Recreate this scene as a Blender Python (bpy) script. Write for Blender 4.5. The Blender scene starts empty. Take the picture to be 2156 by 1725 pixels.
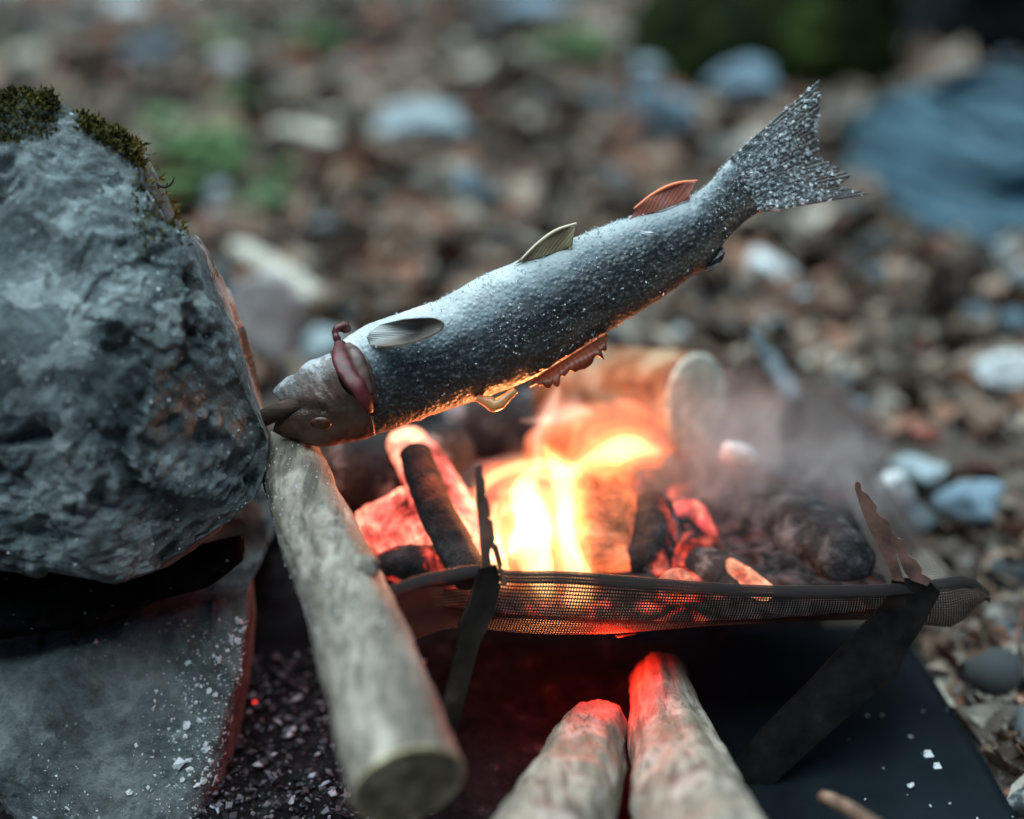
import bpy, bmesh, math, random
import numpy as np
from mathutils import Vector, Matrix

random.seed(7)
rng = np.random.default_rng(7)
S = bpy.context.scene
C = S.collection

# ------------------------------------------------------------------ camera
CH = 0.44
PITCH = math.radians(26)
KX = 36.0 / 45.0 / 2156.0                      # tangent per photo unit
cam_d = bpy.data.cameras.new('camera')
cam = bpy.data.objects.new('camera', cam_d)
C.objects.link(cam)
cam.location = (0, 0, CH)
cam.rotation_euler = (math.pi / 2 - PITCH, 0, 0)
cam_d.lens = 45
cam_d.sensor_width = 36
cam_d.clip_start = 0.01
cam_d.clip_end = 200
cam_d.dof.use_dof = True
cam_d.dof.focus_distance = 0.582
cam_d.dof.aperture_fstop = 2.0
cam_d.dof.aperture_blades = 0
S.camera = cam

# ------------------------------------------------------------------ sky, soft daylight
W = bpy.data.worlds.new('World')
S.world = W
W.use_nodes = True
wt = W.node_tree
sky = wt.nodes.new('ShaderNodeTexSky')
sky.sky_type = 'NISHITA'
sky.sun_disc = False
SUN_EL, SUN_ROT = math.radians(74), math.radians(-60)
sky.sun_elevation = SUN_EL
sky.sun_rotation = SUN_ROT
wt.links.new(sky.outputs[0], wt.nodes['Background'].inputs['Color'])
wt.nodes['Background'].inputs['Strength'].default_value = 0.022
sd = bpy.data.lights.new('sun', 'SUN')
sd.energy = 3.9
sd.angle = math.radians(80)
sd.color = (0.77, 0.955, 1.0)
so = bpy.data.objects.new('sun', sd)
C.objects.link(so)
_dirv = Vector((math.sin(SUN_ROT) * math.cos(SUN_EL), math.cos(SUN_ROT) * math.cos(SUN_EL), math.sin(SUN_EL)))
so.rotation_euler = _dirv.to_track_quat('Z', 'Y').to_euler()
so.location = (0, 0, 5)
S.view_settings.view_transform = 'Standard'
S.view_settings.look = 'None'
S.view_settings.exposure = 1.0
S.view_settings.gamma = 1.0
S.view_settings.use_curve_mapping = False
S.render.engine = 'CYCLES'
S.cycles.use_denoising = True
S.cycles.max_bounces = 8
S.cycles.diffuse_bounces = 3
S.cycles.glossy_bounces = 3
S.cycles.transparent_max_bounces = 24
S.cycles.volume_bounces = 1
S.cycles.volume_step_rate = 2.0
S.cycles.volume_max_steps = 64
S.cycles.sample_clamp_indirect = 6

# ------------------------------------------------------------------ helpers
FW = np.array([0, math.cos(PITCH), -math.sin(PITCH)])
UP = np.array([0, math.sin(PITCH), math.cos(PITCH)])
RT = np.array([1.0, 0, 0])
C0 = np.array([0, 0, CH])


def P(x, y, d):
    """photo coordinates (2156 wide) and distance along the lens axis -> world point"""
    return C0 + d * (FW + (x - 1078) * KX * RT - (y - 862.5) * KX * UP)


def G(x, y, z=0.0):
    """where the sight line meets the level z"""
    r = FW + (x - 1078) * KX * RT - (y - 862.5) * KX * UP
    return C0 + r * ((z - CH) / r[2])


def mpp(d):
    return KX * d


def _h(ix, iy, iz, seed):
    n = (ix * 374761393 + iy * 668265263 + iz * 2147483647 + seed * 974634533) & 0xffffffff
    n = ((n ^ (n >> 13)) * 1274126177) & 0xffffffff
    n = (n ^ (n >> 16)) & 0xffffffff
    return n / 2147483647.5 - 1.0


def vn(p, seed=0):
    p = np.asarray(p, float)
    i = np.floor(p).astype(np.int64)
    f = p - i
    f = f * f * f * (f * (f * 6 - 15) + 10)
    r = 0
    for dx in (0, 1):
        wx = f[..., 0] if dx else 1 - f[..., 0]
        for dy in (0, 1):
            wy = f[..., 1] if dy else 1 - f[..., 1]
            for dz in (0, 1):
                wz = f[..., 2] if dz else 1 - f[..., 2]
                r = r + wx * wy * wz * _h(i[..., 0] + dx, i[..., 1] + dy, i[..., 2] + dz, seed)
    return r


def fbm(p, oct=4, seed=0, gain=0.5):
    p = np.asarray(p, float)
    a, s, r = 1.0, 0.0, 0
    for k in range(oct):
        r = r + a * vn(p, seed + 17 * k)
        s += a
        a *= gain
        p = p * 2.03 + 11.3
    return r / s


def ridge(p, oct=4, seed=0):
    p = np.asarray(p, float)
    a, s, r = 1.0, 0.0, 0
    for k in range(oct):
        r = r + a * (1 - 2 * np.abs(vn(p, seed + 17 * k)))
        s += a
        a *= 0.5
        p = p * 2.03 + 5.1
    return r / s


def mesh(name, v, f, mat=None, smooth=True):
    me = bpy.data.meshes.new(name)
    me.from_pydata([tuple(map(float, q)) for q in v], [], [tuple(map(int, q)) for q in f])
    if mat:
        me.materials.append(mat)
    if smooth:
        me.polygons.foreach_set('use_smooth', [True] * len(me.polygons))
    me.update()
    return me


def put(name, me, parent=None, label=None, cat=None, group=None, kind=None, loc=None):
    o = bpy.data.objects.new(name, me)
    C.objects.link(o)
    if loc is not None:
        o.location = loc
    if parent:
        o.parent = parent
    for k, val in (('label', label), ('category', cat), ('group', group), ('kind', kind)):
        if val:
            o[k] = val
    return o


def obj(name, v, f, mat, parent=None, smooth=True, base=None, **kw):
    """mesh object; vertices are world points; its origin is set to base (or the parent's)"""
    v = np.asarray(v, float)
    if parent is not None:
        org = np.array(parent.get('_org', (0, 0, 0)))
        o = put(name, mesh(name, v - org, f, mat, smooth), parent, **kw)
        o['_org'] = list(org)
        return o
    org = np.asarray(base if base is not None else [v[:, 0].mean(), v[:, 1].mean(), v[:, 2].min()], float)
    o = put(name, mesh(name, v - org, f, mat, smooth), None, loc=org, **kw)
    o['_org'] = list(map(float, org))
    return o


def empty(name, org, **kw):
    o = put(name, None, None, loc=org, **kw)
    o.empty_display_size = 0.02
    o['_org'] = list(map(float, org))
    return o


def attr(o, name, vals):
    a = o.data.attributes.new(name, 'FLOAT', 'POINT')
    a.data.foreach_set('value', np.asarray(vals, np.float32))


def smooth_poly(pts, n, it=2):
    """resample a polyline (any dimension) to n points by arc length after corner rounding"""
    p = np.asarray(pts, float)
    for _ in range(it):
        q = [p[0]]
        for a, b in zip(p[:-1], p[1:]):
            q += [a * .75 + b * .25, a * .25 + b * .75]
        q.append(p[-1])
        p = np.array(q)
    s = np.concatenate([[0], np.cumsum(np.linalg.norm(np.diff(p, axis=0), axis=1))])
    t = np.linspace(0, s[-1], n)
    return np.stack([np.interp(t, s, p[:, k]) for k in range(p.shape[1])], 1)


def grid_faces(nu, nv, wrap_v=False, off=0):
    f = []
    for i in range(nu - 1):
        for j in range(nv if wrap_v else nv - 1):
            a = off + i * nv + j
            b = off + i * nv + (j + 1) % nv
            f.append((a, b, b + nv, a + nv))
    return f


def orient(v, f):
    """faces of a closed shape turned outwards"""
    v = np.asarray(v, float)
    c = v.mean(0)
    q4 = np.array([q for q in f if len(q) == 4] or np.zeros((0, 4)), int)
    q3 = np.array([q for q in f if len(q) == 3] or np.zeros((0, 3)), int)
    tri = np.concatenate([q4[:, [0, 1, 2]], q4[:, [0, 2, 3]], q3])
    a, b, d = v[tri[:, 0]] - c, v[tri[:, 1]] - c, v[tri[:, 2]] - c
    vol = float(np.sum(a * np.cross(b, d)))
    return [tuple(q)[::-1] for q in f] if vol < 0 else f


def tube(path, rad, ns=24, nl=60, amp=0.0, freq=40, seed=0, cap=0.12, flat=1.0, flute=0.0):
    """closed tube with rounded ends -> verts, faces, u(0..1), angle"""
    path = np.asarray(path, float)
    rad = np.asarray(rad, float)
    pr = np.concatenate([path, rad[:, None]], 1)
    pr = smooth_poly(pr, nl, 2)
    c, r = pr[:, :3], pr[:, 3]
    t = np.gradient(c, axis=0)
    t /= np.linalg.norm(t, axis=1)[:, None]
    ref = np.array([0, 0, 1.0]) if abs(t[0][2]) < .9 else np.array([1.0, 0, 0])
    n = np.cross(t[0], ref); n /= np.linalg.norm(n)
    v = []
    L = np.linalg.norm(c[-1] - c[0]) + 1e-9
    aa = np.linspace(0, 2 * math.pi, ns, endpoint=False)
    rings, us = [], []
    # end rings for rounded ends
    order = []
    for k, fr in ((0, .0), (0, .55), (0, .85)):
        order.append((k, fr, -1))
    for k in range(nl):
        order.append((k, 1.0, 0))
    for k, fr in ((nl - 1, .85), (nl - 1, .55), (nl - 1, .0)):
        order.append((k, fr, 1))
    ns_frames = [n]
    for k in range(1, nl):
        m = ns_frames[-1] - t[k] * np.dot(ns_frames[-1], t[k])
        ns_frames.append(m / np.linalg.norm(m))
    for k, fr, e in order:
        n = ns_frames[k]
        b = np.cross(t[k], n)
        cc = c[k]
        rr = r[k]
        if e:
            cc = cc + e * t[k] * rr * cap * math.sqrt(max(0, 1 - fr * fr))
        ring = cc + rr * max(fr, 1e-3) * (np.cos(aa)[:, None] * n + flat * np.sin(aa)[:, None] * b)
        rings.append(ring)
        us.append(k / (nl - 1))
    v = np.concatenate(rings)
    cen = np.repeat(np.array([c[k] for k, _, _ in order]), ns, 0)
    if flute:
        a_ = np.tile(aa, len(order)); u_ = np.repeat(us, ns)
        fl = fbm(np.stack([np.cos(a_) * 1.6, np.sin(a_) * 1.6, u_ * 1.2 + seed], 1), 3, seed) + .5 * fbm(np.stack([np.cos(a_) * 5, np.sin(a_) * 5, u_ * 2 + seed], 1), 2, seed + 1)
        v = cen + (v - cen) * (1 + flute * fl)[:, None]
    if amp:
        d = v - cen
        dn = np.linalg.norm(d, axis=1)[:, None] + 1e-9
        nz = fbm(v * freq, 4, seed)
        rel = np.minimum(1, dn / np.repeat(np.array([r[k] for k, _, _ in order]), ns)[:, None])
        v = v + d / dn * (nz * amp)[:, None] * rel
    f = grid_faces(len(order), ns, True)
    f.append(tuple(range(ns))[::-1])
    o = (len(order) - 1) * ns
    f.append(tuple(range(o, o + ns)))
    return v, orient(v, f), np.repeat(us, ns), np.tile(aa, len(order))


def blob(outline, centre, d, front, back, nphi=120, nth=90, e1=.75, e2=.8, planes=(), amp=(), seed=0, mask=None):
    """solid with a given silhouette seen across its widest section, real thickness front and back"""
    ol = np.asarray(outline, float) - np.asarray(centre, float)
    ang = np.arctan2(-ol[:, 1], ol[:, 0])
    rr = np.hypot(ol[:, 0], ol[:, 1])
    # dense outline first
    m = 40
    dense = []
    for k in range(len(ol)):
        a, b = ol[k], ol[(k + 1) % len(ol)]
        for q in range(m):
            dense.append(a + (b - a) * q / m)
    dense = np.array(dense)
    ang = np.arctan2(-dense[:, 1], dense[:, 0])
    rr = np.hypot(dense[:, 0], dense[:, 1])
    o = np.argsort(ang)
    ang, rr = ang[o], rr[o]
    phi = np.linspace(-math.pi, math.pi, nphi, endpoint=False)
    R = np.interp(phi, np.concatenate([ang - 2 * math.pi, ang, ang + 2 * math.pi]), np.tile(rr, 3)) * mpp(d)
    th = np.linspace(0, math.pi, nth)
    st = np.where(th < math.pi / 2, np.sin(th) ** e1, np.sin(th) ** 1.9)
    ct = np.cos(th)
    dep = np.sign(ct) * np.abs(ct) ** e2
    X = st[:, None] * (R * np.cos(phi))[None]
    Y = st[:, None] * (R * np.sin(phi))[None]
    T = np.where(dep > 0, dep * front, dep * back)[:, None] * np.ones(nphi)[None]
    for (a, bx, by) in planes:
        pl = a + bx * X + by * Y
        k = .006
        hh = np.clip(.5 + .5 * (pl - T) / k, 0, 1)
        T = pl * (1 - hh) + T * hh - k * hh * (1 - hh)
    if planes:
        T = np.where((dep > 0)[:, None], np.maximum(T, -.55 * back), T)
    pc = P(centre[0], centre[1], d)
    v = pc + X[..., None] * RT + Y[..., None] * UP - T[..., None] * FW
    # normals for displacement
    du = np.gradient(v, axis=0)
    dv = np.roll(v, -1, 1) - np.roll(v, 1, 1)
    n = np.cross(du, dv)
    n /= np.linalg.norm(n, axis=2)[..., None] + 1e-12
    if np.mean(np.sum(n * (v - pc), 2)) < 0:
        n = -n
    disp = 0
    for kind, a, fr in amp:
        if kind == 'f':
            disp = disp + a * fbm(v * fr, 4, seed)
        elif kind == 'r':
            disp = disp + a * (ridge(v * fr, 4, seed + 3) - .3)
        elif kind == 'p':
            disp = disp - a * np.clip(fbm(v * fr, 3, seed + 9) - .22, 0, 1) * 3
        elif kind == 'v':      # broken flat facets: every patch takes the plane of its nearest seed
            r_ = np.random.default_rng(seed + 77)
            flat_ = v.reshape(-1, 3)
            sd_ = flat_[r_.choice(len(flat_), int(fr))]
            gr = r_.normal(size=(int(fr), 3)) * a * 22
            of = r_.normal(size=int(fr)) * a * .35
            wp = flat_ + .007 * np.stack([fbm(flat_ * 60, 2, 61), fbm(flat_ * 60, 2, 62), fbm(flat_ * 60, 2, 63)], 1) * .5
            near = np.argmin(((wp[:, None] - sd_[None]) ** 2).sum(2), 1)
            q = np.sum(gr[near] * (flat_ - sd_[near]), 1) + of[near]
            disp = disp + np.clip(q, -2.2 * a, 2.2 * a).reshape(T.shape)
        elif kind == 's':      # stepped layers
            q = fbm(v * fr, 3, seed + 5) * 4
            fl = np.floor(q); u = q - fl
            disp = disp + a * (fl + np.clip((u - .7) / .3, 0, 1)) / 4
    ramp = np.minimum(1, np.minimum(th, math.pi - th) / .2)[:, None]
    ramp = ramp * (.30 + .70 * np.abs(np.cos(th)) ** .6)[:, None]
    ramp = ramp * np.where(th > math.pi / 2, .25, 1.0)[:, None]
    v = v + n * (disp * ramp)[..., None]
    f = grid_faces(nth, nphi, True)
    return v.reshape(-1, 3), orient(v.reshape(-1, 3), f), n.reshape(-1, 3)


def coons(top, bot, left, right, n, m):
    """2-D Coons patch; top/bot run along s, left/right run from bottom (h=0) to top (h=1). -> array n x m x 2"""
    T = smooth_poly(top, n); B = smooth_poly(bot, n)
    Lc = smooth_poly(left, m); Rc = smooth_poly(right, m)
    s = np.linspace(0, 1, n)[:, None, None]
    h = np.linspace(0, 1, m)[None, :, None]
    a = (1 - h) * B[:, None] + h * T[:, None]
    b = (1 - s) * Lc[None] + s * Rc[None]
    c = (1 - s) * (1 - h) * B[0] + s * (1 - h) * B[-1] + (1 - s) * h * T[0] + s * h * T[-1]
    return a + b - c


def P2(xy, d):
    xy = np.asarray(xy, float)
    d = np.asarray(d, float)
    return C0 + d[..., None] * (FW + ((xy[..., 0] - 1078) * KX)[..., None] * RT - ((xy[..., 1] - 862.5) * KX)[..., None] * UP)


def plate(outline, depthf, thick, hole=None):
    """flat sheet-metal piece from an outline, extruded away from the viewer along its own normal"""
    pts = [P(x, y, depthf(x, y)) for x, y in outline]
    bm = bmesh.new()
    vs = [bm.verts.new(p) for p in pts]
    fc = bm.faces.new(vs)
    bm.normal_update()
    n = fc.normal.copy()
    r = bmesh.ops.extrude_face_region(bm, geom=[fc])
    ev = [g for g in r['geom'] if isinstance(g, bmesh.types.BMVert)]
    sgn = 1 if n.dot(Vector(FW)) > 0 else -1
    bmesh.ops.translate(bm, verts=ev, vec=n * thick * sgn)
    bmesh.ops.recalc_face_normals(bm, faces=bm.faces)
    bm.verts.index_update()
    v = [tuple(q.co) for q in bm.verts]
    f = [[q.index for q in ff.verts] for ff in bm.faces]
    bm.free()
    return v, f


# ------------------------------------------------------------------ materials
class NT:
    def __init__(s, name):
        s.m = bpy.data.materials.new(name)
        s.m.use_nodes = True
        s.t = s.m.node_tree
        s.b = s.t.nodes['Principled BSDF']
        s.out = s.t.nodes['Material Output']
        tc = s.t.nodes.new('ShaderNodeTexCoord')
        s.co = tc.outputs['Object']

    def n(s, typ, **kw):
        nd = s.t.nodes.new('ShaderNode' + typ)
        for k, v in kw.items():
            if k in nd.inputs:
                s.set(nd.inputs[k], v)
            else:
                setattr(nd, k, v)
        return nd

    def set(s, sock, v):
        if isinstance(v, bpy.types.NodeSocket):
            s.t.links.new(v, sock)
        else:
            sock.default_value = v

    def noise(s, scale, detail=5, rough=.55, dist=0, co=None):
        nd = s.n('TexNoise', Scale=scale, Detail=detail, Roughness=rough, Distortion=dist)
        s.t.links.new(co or s.co, nd.inputs['Vector'])
        return nd.outputs['Fac']

    def vor(s, scale, feature='F1', out='Distance', co=None, rnd=1.0):
        nd = s.n('TexVoronoi', feature=feature, Scale=scale, Randomness=rnd)
        s.t.links.new(co or s.co, nd.inputs['Vector'])
        return nd.outputs[out]

    def ramp(s, fac, stops, interp='LINEAR'):
        nd = s.n('ValToRGB')
        cr = nd.color_ramp
        cr.interpolation = interp
        while len(cr.elements) < len(stops):
            cr.elements.new(.5)
        for e, (p, c) in zip(cr.elements, stops):
            e.position = p
            e.color = (c, c, c, 1) if isinstance(c, (int, float)) else (*c, 1)
        s.t.links.new(fac, nd.inputs[0])
        return nd.outputs[0]

    def mix(s, fac, a, b, mode='MIX'):
        nd = s.n('MixRGB', blend_type=mode)
        for k, v in zip(range(3), (fac, a, b)):
            if isinstance(v, tuple):
                v = (*v, 1) if len(v) == 3 else v
            s.set(nd.inputs[k], v)
        return nd.outputs[0]

    def math(s, op, a, b=0.5):
        nd = s.n('Math', operation=op)
        s.set(nd.inputs[0], a)
        s.set(nd.inputs[1], b)
        return nd.outputs[0]

    def attr(s, name):
        return s.n('Attribute', attribute_name=name).outputs['Fac']

    def stretch(s, sx, sy, sz):
        nd = s.n('Mapping')
        nd.inputs['Scale'].default_value = (sx, sy, sz)
        s.t.links.new(s.co, nd.inputs['Vector'])
        return nd.outputs[0]

    def bump(s, h, strength=.5, dist=.001):
        nd = s.n('Bump', Strength=strength, Distance=dist, Height=h)
        if s.b.inputs['Normal'].is_linked:
            s.t.links.new(s.b.inputs['Normal'].links[0].from_socket, nd.inputs['Normal'])
        s.t.links.new(nd.outputs[0], s.b.inputs['Normal'])

    def fin(s, col=None, rough=.8, spec=.3, **kw):
        if col is not None:
            s.set(s.b.inputs['Base Color'], (*col, 1) if isinstance(col, tuple) and len(col) == 3 else col)
        s.set(s.b.inputs['Roughness'], rough)
        s.b.inputs['Specular IOR Level'].default_value = spec
        for k, v in kw.items():
            s.set(s.b.inputs[k.replace('_', ' ')], (*v, 1) if isinstance(v, tuple) and len(v) == 3 and 'Color' in k else v)
        return s.m


# (rock)
def rock_mat(name, cols, scale=1.0, warm=(.26, .20, .15), warm_amt=.35, speck=.6, mottle=.35):
    s = NT(name)
    a = s.noise(24 * scale, 9, .66, .7)
    c = s.ramp(a, [(.36, cols[0]), (.46, cols[1]), (.56, cols[2]), (.68, cols[3])])
    w = s.ramp(s.noise(9 * scale, 4, .6, .3), [(.48, 0), (.68, warm_amt)])
    c = s.mix(w, c, warm)
    dco = s.n('MixRGB', blend_type='ADD'); dco.inputs[0].default_value = .05 / scale
    s.t.links.new(s.co, dco.inputs[1])
    dn = s.n('TexNoise', Scale=40 * scale, Detail=4); s.t.links.new(s.co, dn.inputs['Vector']); s.t.links.new(dn.outputs['Color'], dco.inputs[2])
    cell = s.vor(75 * scale, 'F1', 'Color', co=dco.outputs[0])
    cs = s.n('SeparateXYZ'); s.t.links.new(cell, cs.inputs[0])
    c = s.mix(mottle, c, s.ramp(cs.outputs[0], [(.0, cols[0]), (.4, cols[1]), (.7, cols[2]), (1, tuple(min(.8, 1.25 * q) for q in cols[3]))]))
    fine = s.noise(160 * scale, 6, .7)
    c = s.mix(s.ramp(fine, [(.35, .45), (.55, 0)]), c, tuple(q * .35 for q in cols[0]))
    sp = s.math('MULTIPLY', s.ramp(s.vor(190 * scale), [(.10, 1), (.2, 0)]), s.ramp(s.noise(45 * scale, 3), [(.52, 0), (.6, speck)]))
    c = s.mix(sp, c, (.62, .68, .70))
    dk = s.math('MULTIPLY', s.ramp(s.vor(48 * scale), [(.1, 1), (.26, 0)]), s.ramp(s.noise(20 * scale, 3), [(.5, 0), (.6, .85)]))
    c = s.mix(dk, c, (.02, .022, .022))
    if max(cols[3]) < .2:
        rough_, spec_ = .95, .05
    else:
        rough_, spec_ = .78, .35
    s.bump(s.noise(70 * scale, 8, .65), .9, .005)
    s.bump(s.noise(380 * scale, 6, .75), .9, .0016)
    return s.fin(c, rough_, spec_)


def wood_mat(name, cols, along='Y', sc=1.0, bark=.0, soot=0.0, scorch=0.0):
    s = NT(name)
    st = {'X': (6, 60, 60), 'Y': (60, 6, 60), 'Z': (60, 60, 6)}[along]
    g = s.noise(1.0 * sc, 6, .6, .4, co=s.stretch(*st))
    c = s.ramp(g, [(.3, cols[0]), (.5, cols[1]), (.68, cols[2])])
    st2 = {'X': (14, 190, 190), 'Y': (190, 14, 190), 'Z': (190, 190, 14)}[along]
    g2 = s.noise(1.0, 5, .7, .3, co=s.stretch(*st2))
    c = s.mix(s.ramp(g2, [(.38, .85), (.54, 0)]), c, tuple(q * .3 for q in cols[0]))
    s.bump(g2, .9, .0014)
    big = s.ramp(s.noise(30, 5, .65), [(.38, .75), (.56, 0)])
    c = s.mix(big, c, tuple(q * .55 for q in cols[0]))
    pale = s.ramp(s.noise(55, 5, .65), [(.56, 0), (.7, .4)])
    c = s.mix(pale, c, tuple(min(.75, q * 1.45) for q in cols[2]))
    if soot:
        c = s.mix(s.ramp(s.noise(30, 5, .6), [(.45, 0), (.62, soot)]), c, (.015, .014, .014))
    if scorch:                       # browned end that has been in the fire
        al = s.math('ADD', s.attr('along'), s.math('MULTIPLY', s.noise(60, 4), .12))
        c = s.mix(s.ramp(al, [(.06, .8), (scorch, 0)]), c, (.075, .045, .035))
    s.bump(g, .5, .0012)
    s.bump(s.noise(260, 4, .6), .35, .0006)
    return s.fin(c, .75, .25)


def char_mat(name, glow=0.0, glow_col=(1, .12, .06), lo=.52, hi=.72, ash=.45, sc=1.0):
    """charcoal with cracked blocks, grey ash on it and, where it burns, a glowing surface"""
    s = NT(name)
    dn = s.n('TexNoise', Scale=70 * sc, Detail=4); s.t.links.new(s.co, dn.inputs['Vector'])
    dco = s.n('MixRGB', blend_type='ADD'); dco.inputs[0].default_value = .03
    s.t.links.new(s.co, dco.inputs[1]); s.t.links.new(dn.outputs['Color'], dco.inputs[2])
    cr = s.vor(85 * sc, 'DISTANCE_TO_EDGE', co=dco.outputs[0])
    base = s.ramp(s.noise(90 * sc, 6, .65), [(.35, (.008, .007, .008)), (.6, (.03, .027, .028)), (.75, (.09, .085, .09))])
    am = s.ramp(s.noise(38 * sc, 6, .7), [(.50, 0), (.66, ash)])
    c = s.mix(am, base, (.38, .37, .40))
    s.bump(s.ramp(cr, [(0, 0), (.10, 1)]), .45, .0012)
    s.bump(s.noise(120 * sc, 7, .72), 1, .004)
    s.fin(c, .85, .2)
    if glow:
        g = s.ramp(s.noise(34 * sc, 5, .6, .5), [(lo, 0), (hi, 1)])
        g2 = s.math('MULTIPLY', g, s.ramp(cr, [(0, 1.5), (.2, .75)]))
        col = s.ramp(g, [(.0, (.9, .03, .015)), (.45, glow_col), (1, (1, .42, .22))])
        s.set(s.b.inputs['Emission Color'], col)
        s.set(s.b.inputs['Emission Strength'], s.math('MULTIPLY', g2, glow))
    return s.m


def litter_mat(name, stops, rough=.85, spec=.2, trans=0):
    s = NT(name)
    oi = s.n('ObjectInfo').outputs['Random']
    isl = s.n('NewGeometry').outputs['Random Per Island']
    r = s.math('FRACT', s.math('ADD', s.math('MULTIPLY', oi, 7.31), isl))
    c = s.ramp(r, stops, 'CONSTANT')
    c = s.mix(s.ramp(s.noise(60, 5), [(.35, .6), (.6, 0)]), c, (.03, .027, .025))
    c = s.mix(s.ramp(s.noise(140, 3), [(.55, 0), (.7, .35)]), c, (.5, .5, .48))
    s.bump(s.noise(120, 5), .6, .002)
    return s.fin(c, rough, spec)


M = {}
M['boulder'] = rock_mat('boulder_rock', [(.028, .037, .040), (.10, .132, .142), (.20, .25, .262), (.42, .48, .485)], 1.0, mottle=.45)
M['slab'] = rock_mat('slab_rock', [(.045, .056, .058), (.10, .122, .125), (.17, .205, .205), (.30, .345, .34)], 1.0, mottle=.2, warm=(.22, .17, .14), warm_amt=.25, speck=.35)
M['stone'] = rock_mat('pale_stone', [(.14, .18, .20), (.24, .30, .33), (.33, .40, .43), (.46, .52, .54)], .35, warm_amt=.1, speck=.2)
M['bluestone'] = rock_mat('blue_stone', [(.08, .125, .16), (.13, .20, .255), (.19, .285, .355), (.30, .40, .47)], .3, warm_amt=0, speck=.1)
M['whitestone'] = rock_mat('white_stone', [(.3, .33, .34), (.48, .53, .55), (.62, .67, .68), (.75, .78, .78)], .3, warm_amt=.05, speck=.1)
M['orangestone'] = rock_mat('orange_patch_stone', [(.16, .15, .15), (.26, .25, .25), (.34, .33, .33), (.45, .44, .43)], .35, warm=(.42, .13, .045), warm_amt=.95, speck=.1)  # grey with orange patches spread at random
M['darkmoss'] = rock_mat('dark_mossy_rock', [(.004, .006, .003), (.010, .015, .005), (.022, .036, .010), (.045, .07, .018)], .18, warm=(.012, .01, .008), warm_amt=.8, speck=0)


# ------------------------------------------------------------------ ground
def ground():
    xs = np.concatenate([np.linspace(-8, -1.6, 24)[:-1], np.linspace(-1.6, 1.6, 150), np.linspace(1.6, 8, 24)[1:]])
    ys = np.concatenate([np.linspace(-1, .3, 12)[:-1], np.linspace(.3, 3.5, 150), np.linspace(3.5, 30, 60)[1:]])
    X, Y = np.meshgrid(xs, ys, indexing='ij')
    p = np.stack([X, Y, X * 0], -1)
    Z = .035 * fbm(p * 1.7, 3, 1) + .016 * fbm(p * 7, 3, 2) + .008 * fbm(p * 28, 3, 5)
    k = np.clip((np.hypot(X - .05, Y - .6) - .25) / .4, 0, 1)
    Z = Z * k
    v = np.stack([X, Y, Z], -1).reshape(-1, 3)
    s = NT('forest_floor')
    a = s.noise(6, 6, .65, .3)
    c = s.ramp(a, [(.32, (.03, .026, .024)), (.46, (.085, .066, .055)), (.58, (.13, .105, .09)), (.72, (.19, .19, .18))])
    c = s.mix(s.ramp(s.noise(2.2, 4, .6), [(.5, 0), (.68, .55)]), c, (.11, .14, .15))
    c = s.mix(s.ramp(s.noise(3.1, 5, .6, .4), [(.60, 0), (.70, .6)]), c, (.05, .085, .025))
    s.bump(s.noise(40, 8, .7), 1, .02)
    m = s.fin(c, .95, .1)
    o = put('ground', mesh('ground', v, grid_faces(len(xs), len(ys)), m), kind='structure')
    return xs, ys, Z


GX, GY, GZ = ground()


def gz(x, y):
    i = min(max(np.searchsorted(GX, x), 1), len(GX) - 1)
    j = min(max(np.searchsorted(GY, y), 1), len(GY) - 1)
    return float(GZ[i, j])


# ------------------------------------------------------------------ the two big rocks at the left
def pick(v, n, cond):
    return np.nonzero(cond(v, n))[0]


def to_px(v):
    q = np.asarray(v) - C0
    d = q @ FW
    return np.stack([1078 + (q @ RT) / d / KX, 862.5 - (q @ UP) / d / KX, d], -1)


up_out = [(-120, 230), (0, 208), (50, 200), (110, 212), (165, 245), (235, 280), (275, 296), (300, 345), (330, 420), (352, 476), (395, 482),
          (420, 525), (450, 620), (490, 720), (520, 830), (553, 925), (545, 990), (520, 1055), (470, 1100), (400, 1150), (330, 1200), (250, 1228),
          (130, 1210), (0, 1190), (-130, 1180), (-380, 1160), (-480, 700), (-300, 330)]
bv, bf, bn = blob(up_out, (190, 720), .566, .046, .13, 300, 230, .55, .75,
                  planes=[(.043, -.38, .06), (.040, -.10, -.40), (.050, .25, .3), (.056, -.70, .35)],
                  amp=[('v', .0070, 24), ('v', .0026, 120), ('f', .004, 14), ('p', .009, 60), ('r', .0016, 120), ('f', .0016, 260)], seed=4)
boulder = obj('boulder', bv, bf, M['boulder'], label='large rough blue-grey boulder with moss on top, stacked on the lower rock', cat='rock')
lo_out = [(x - 14, y) for x, y in [(-480, 1130), (-200, 1100), (0, 1080), (200, 1050), (330, 1030), (440, 1020), (505, 1060), (530, 1180), (541, 1300), (533, 1400), (518, 1500), (500, 1600), (478, 1725),
          (440, 1850), (250, 1900), (100, 1760), (40, 1650), (-60, 1590), (-300, 1560), (-520, 1480)]]
lv, lf, ln = blob(lo_out, (255, 1500), .622, .034, .10, 260, 190, .30, .8,
                  planes=[(.026, -.10, -.30), (.180, 1.0, -4.0)],
                  amp=[('v', .0026, 26), ('v', .0010, 160), ('r', .0012, 60), ('f', .0010, 220)], seed=11)
slab = obj('lower_rock', lv, lf, M['slab'], label='grey rock under the boulder, strewn with white ash flakes', cat='rock')


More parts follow.
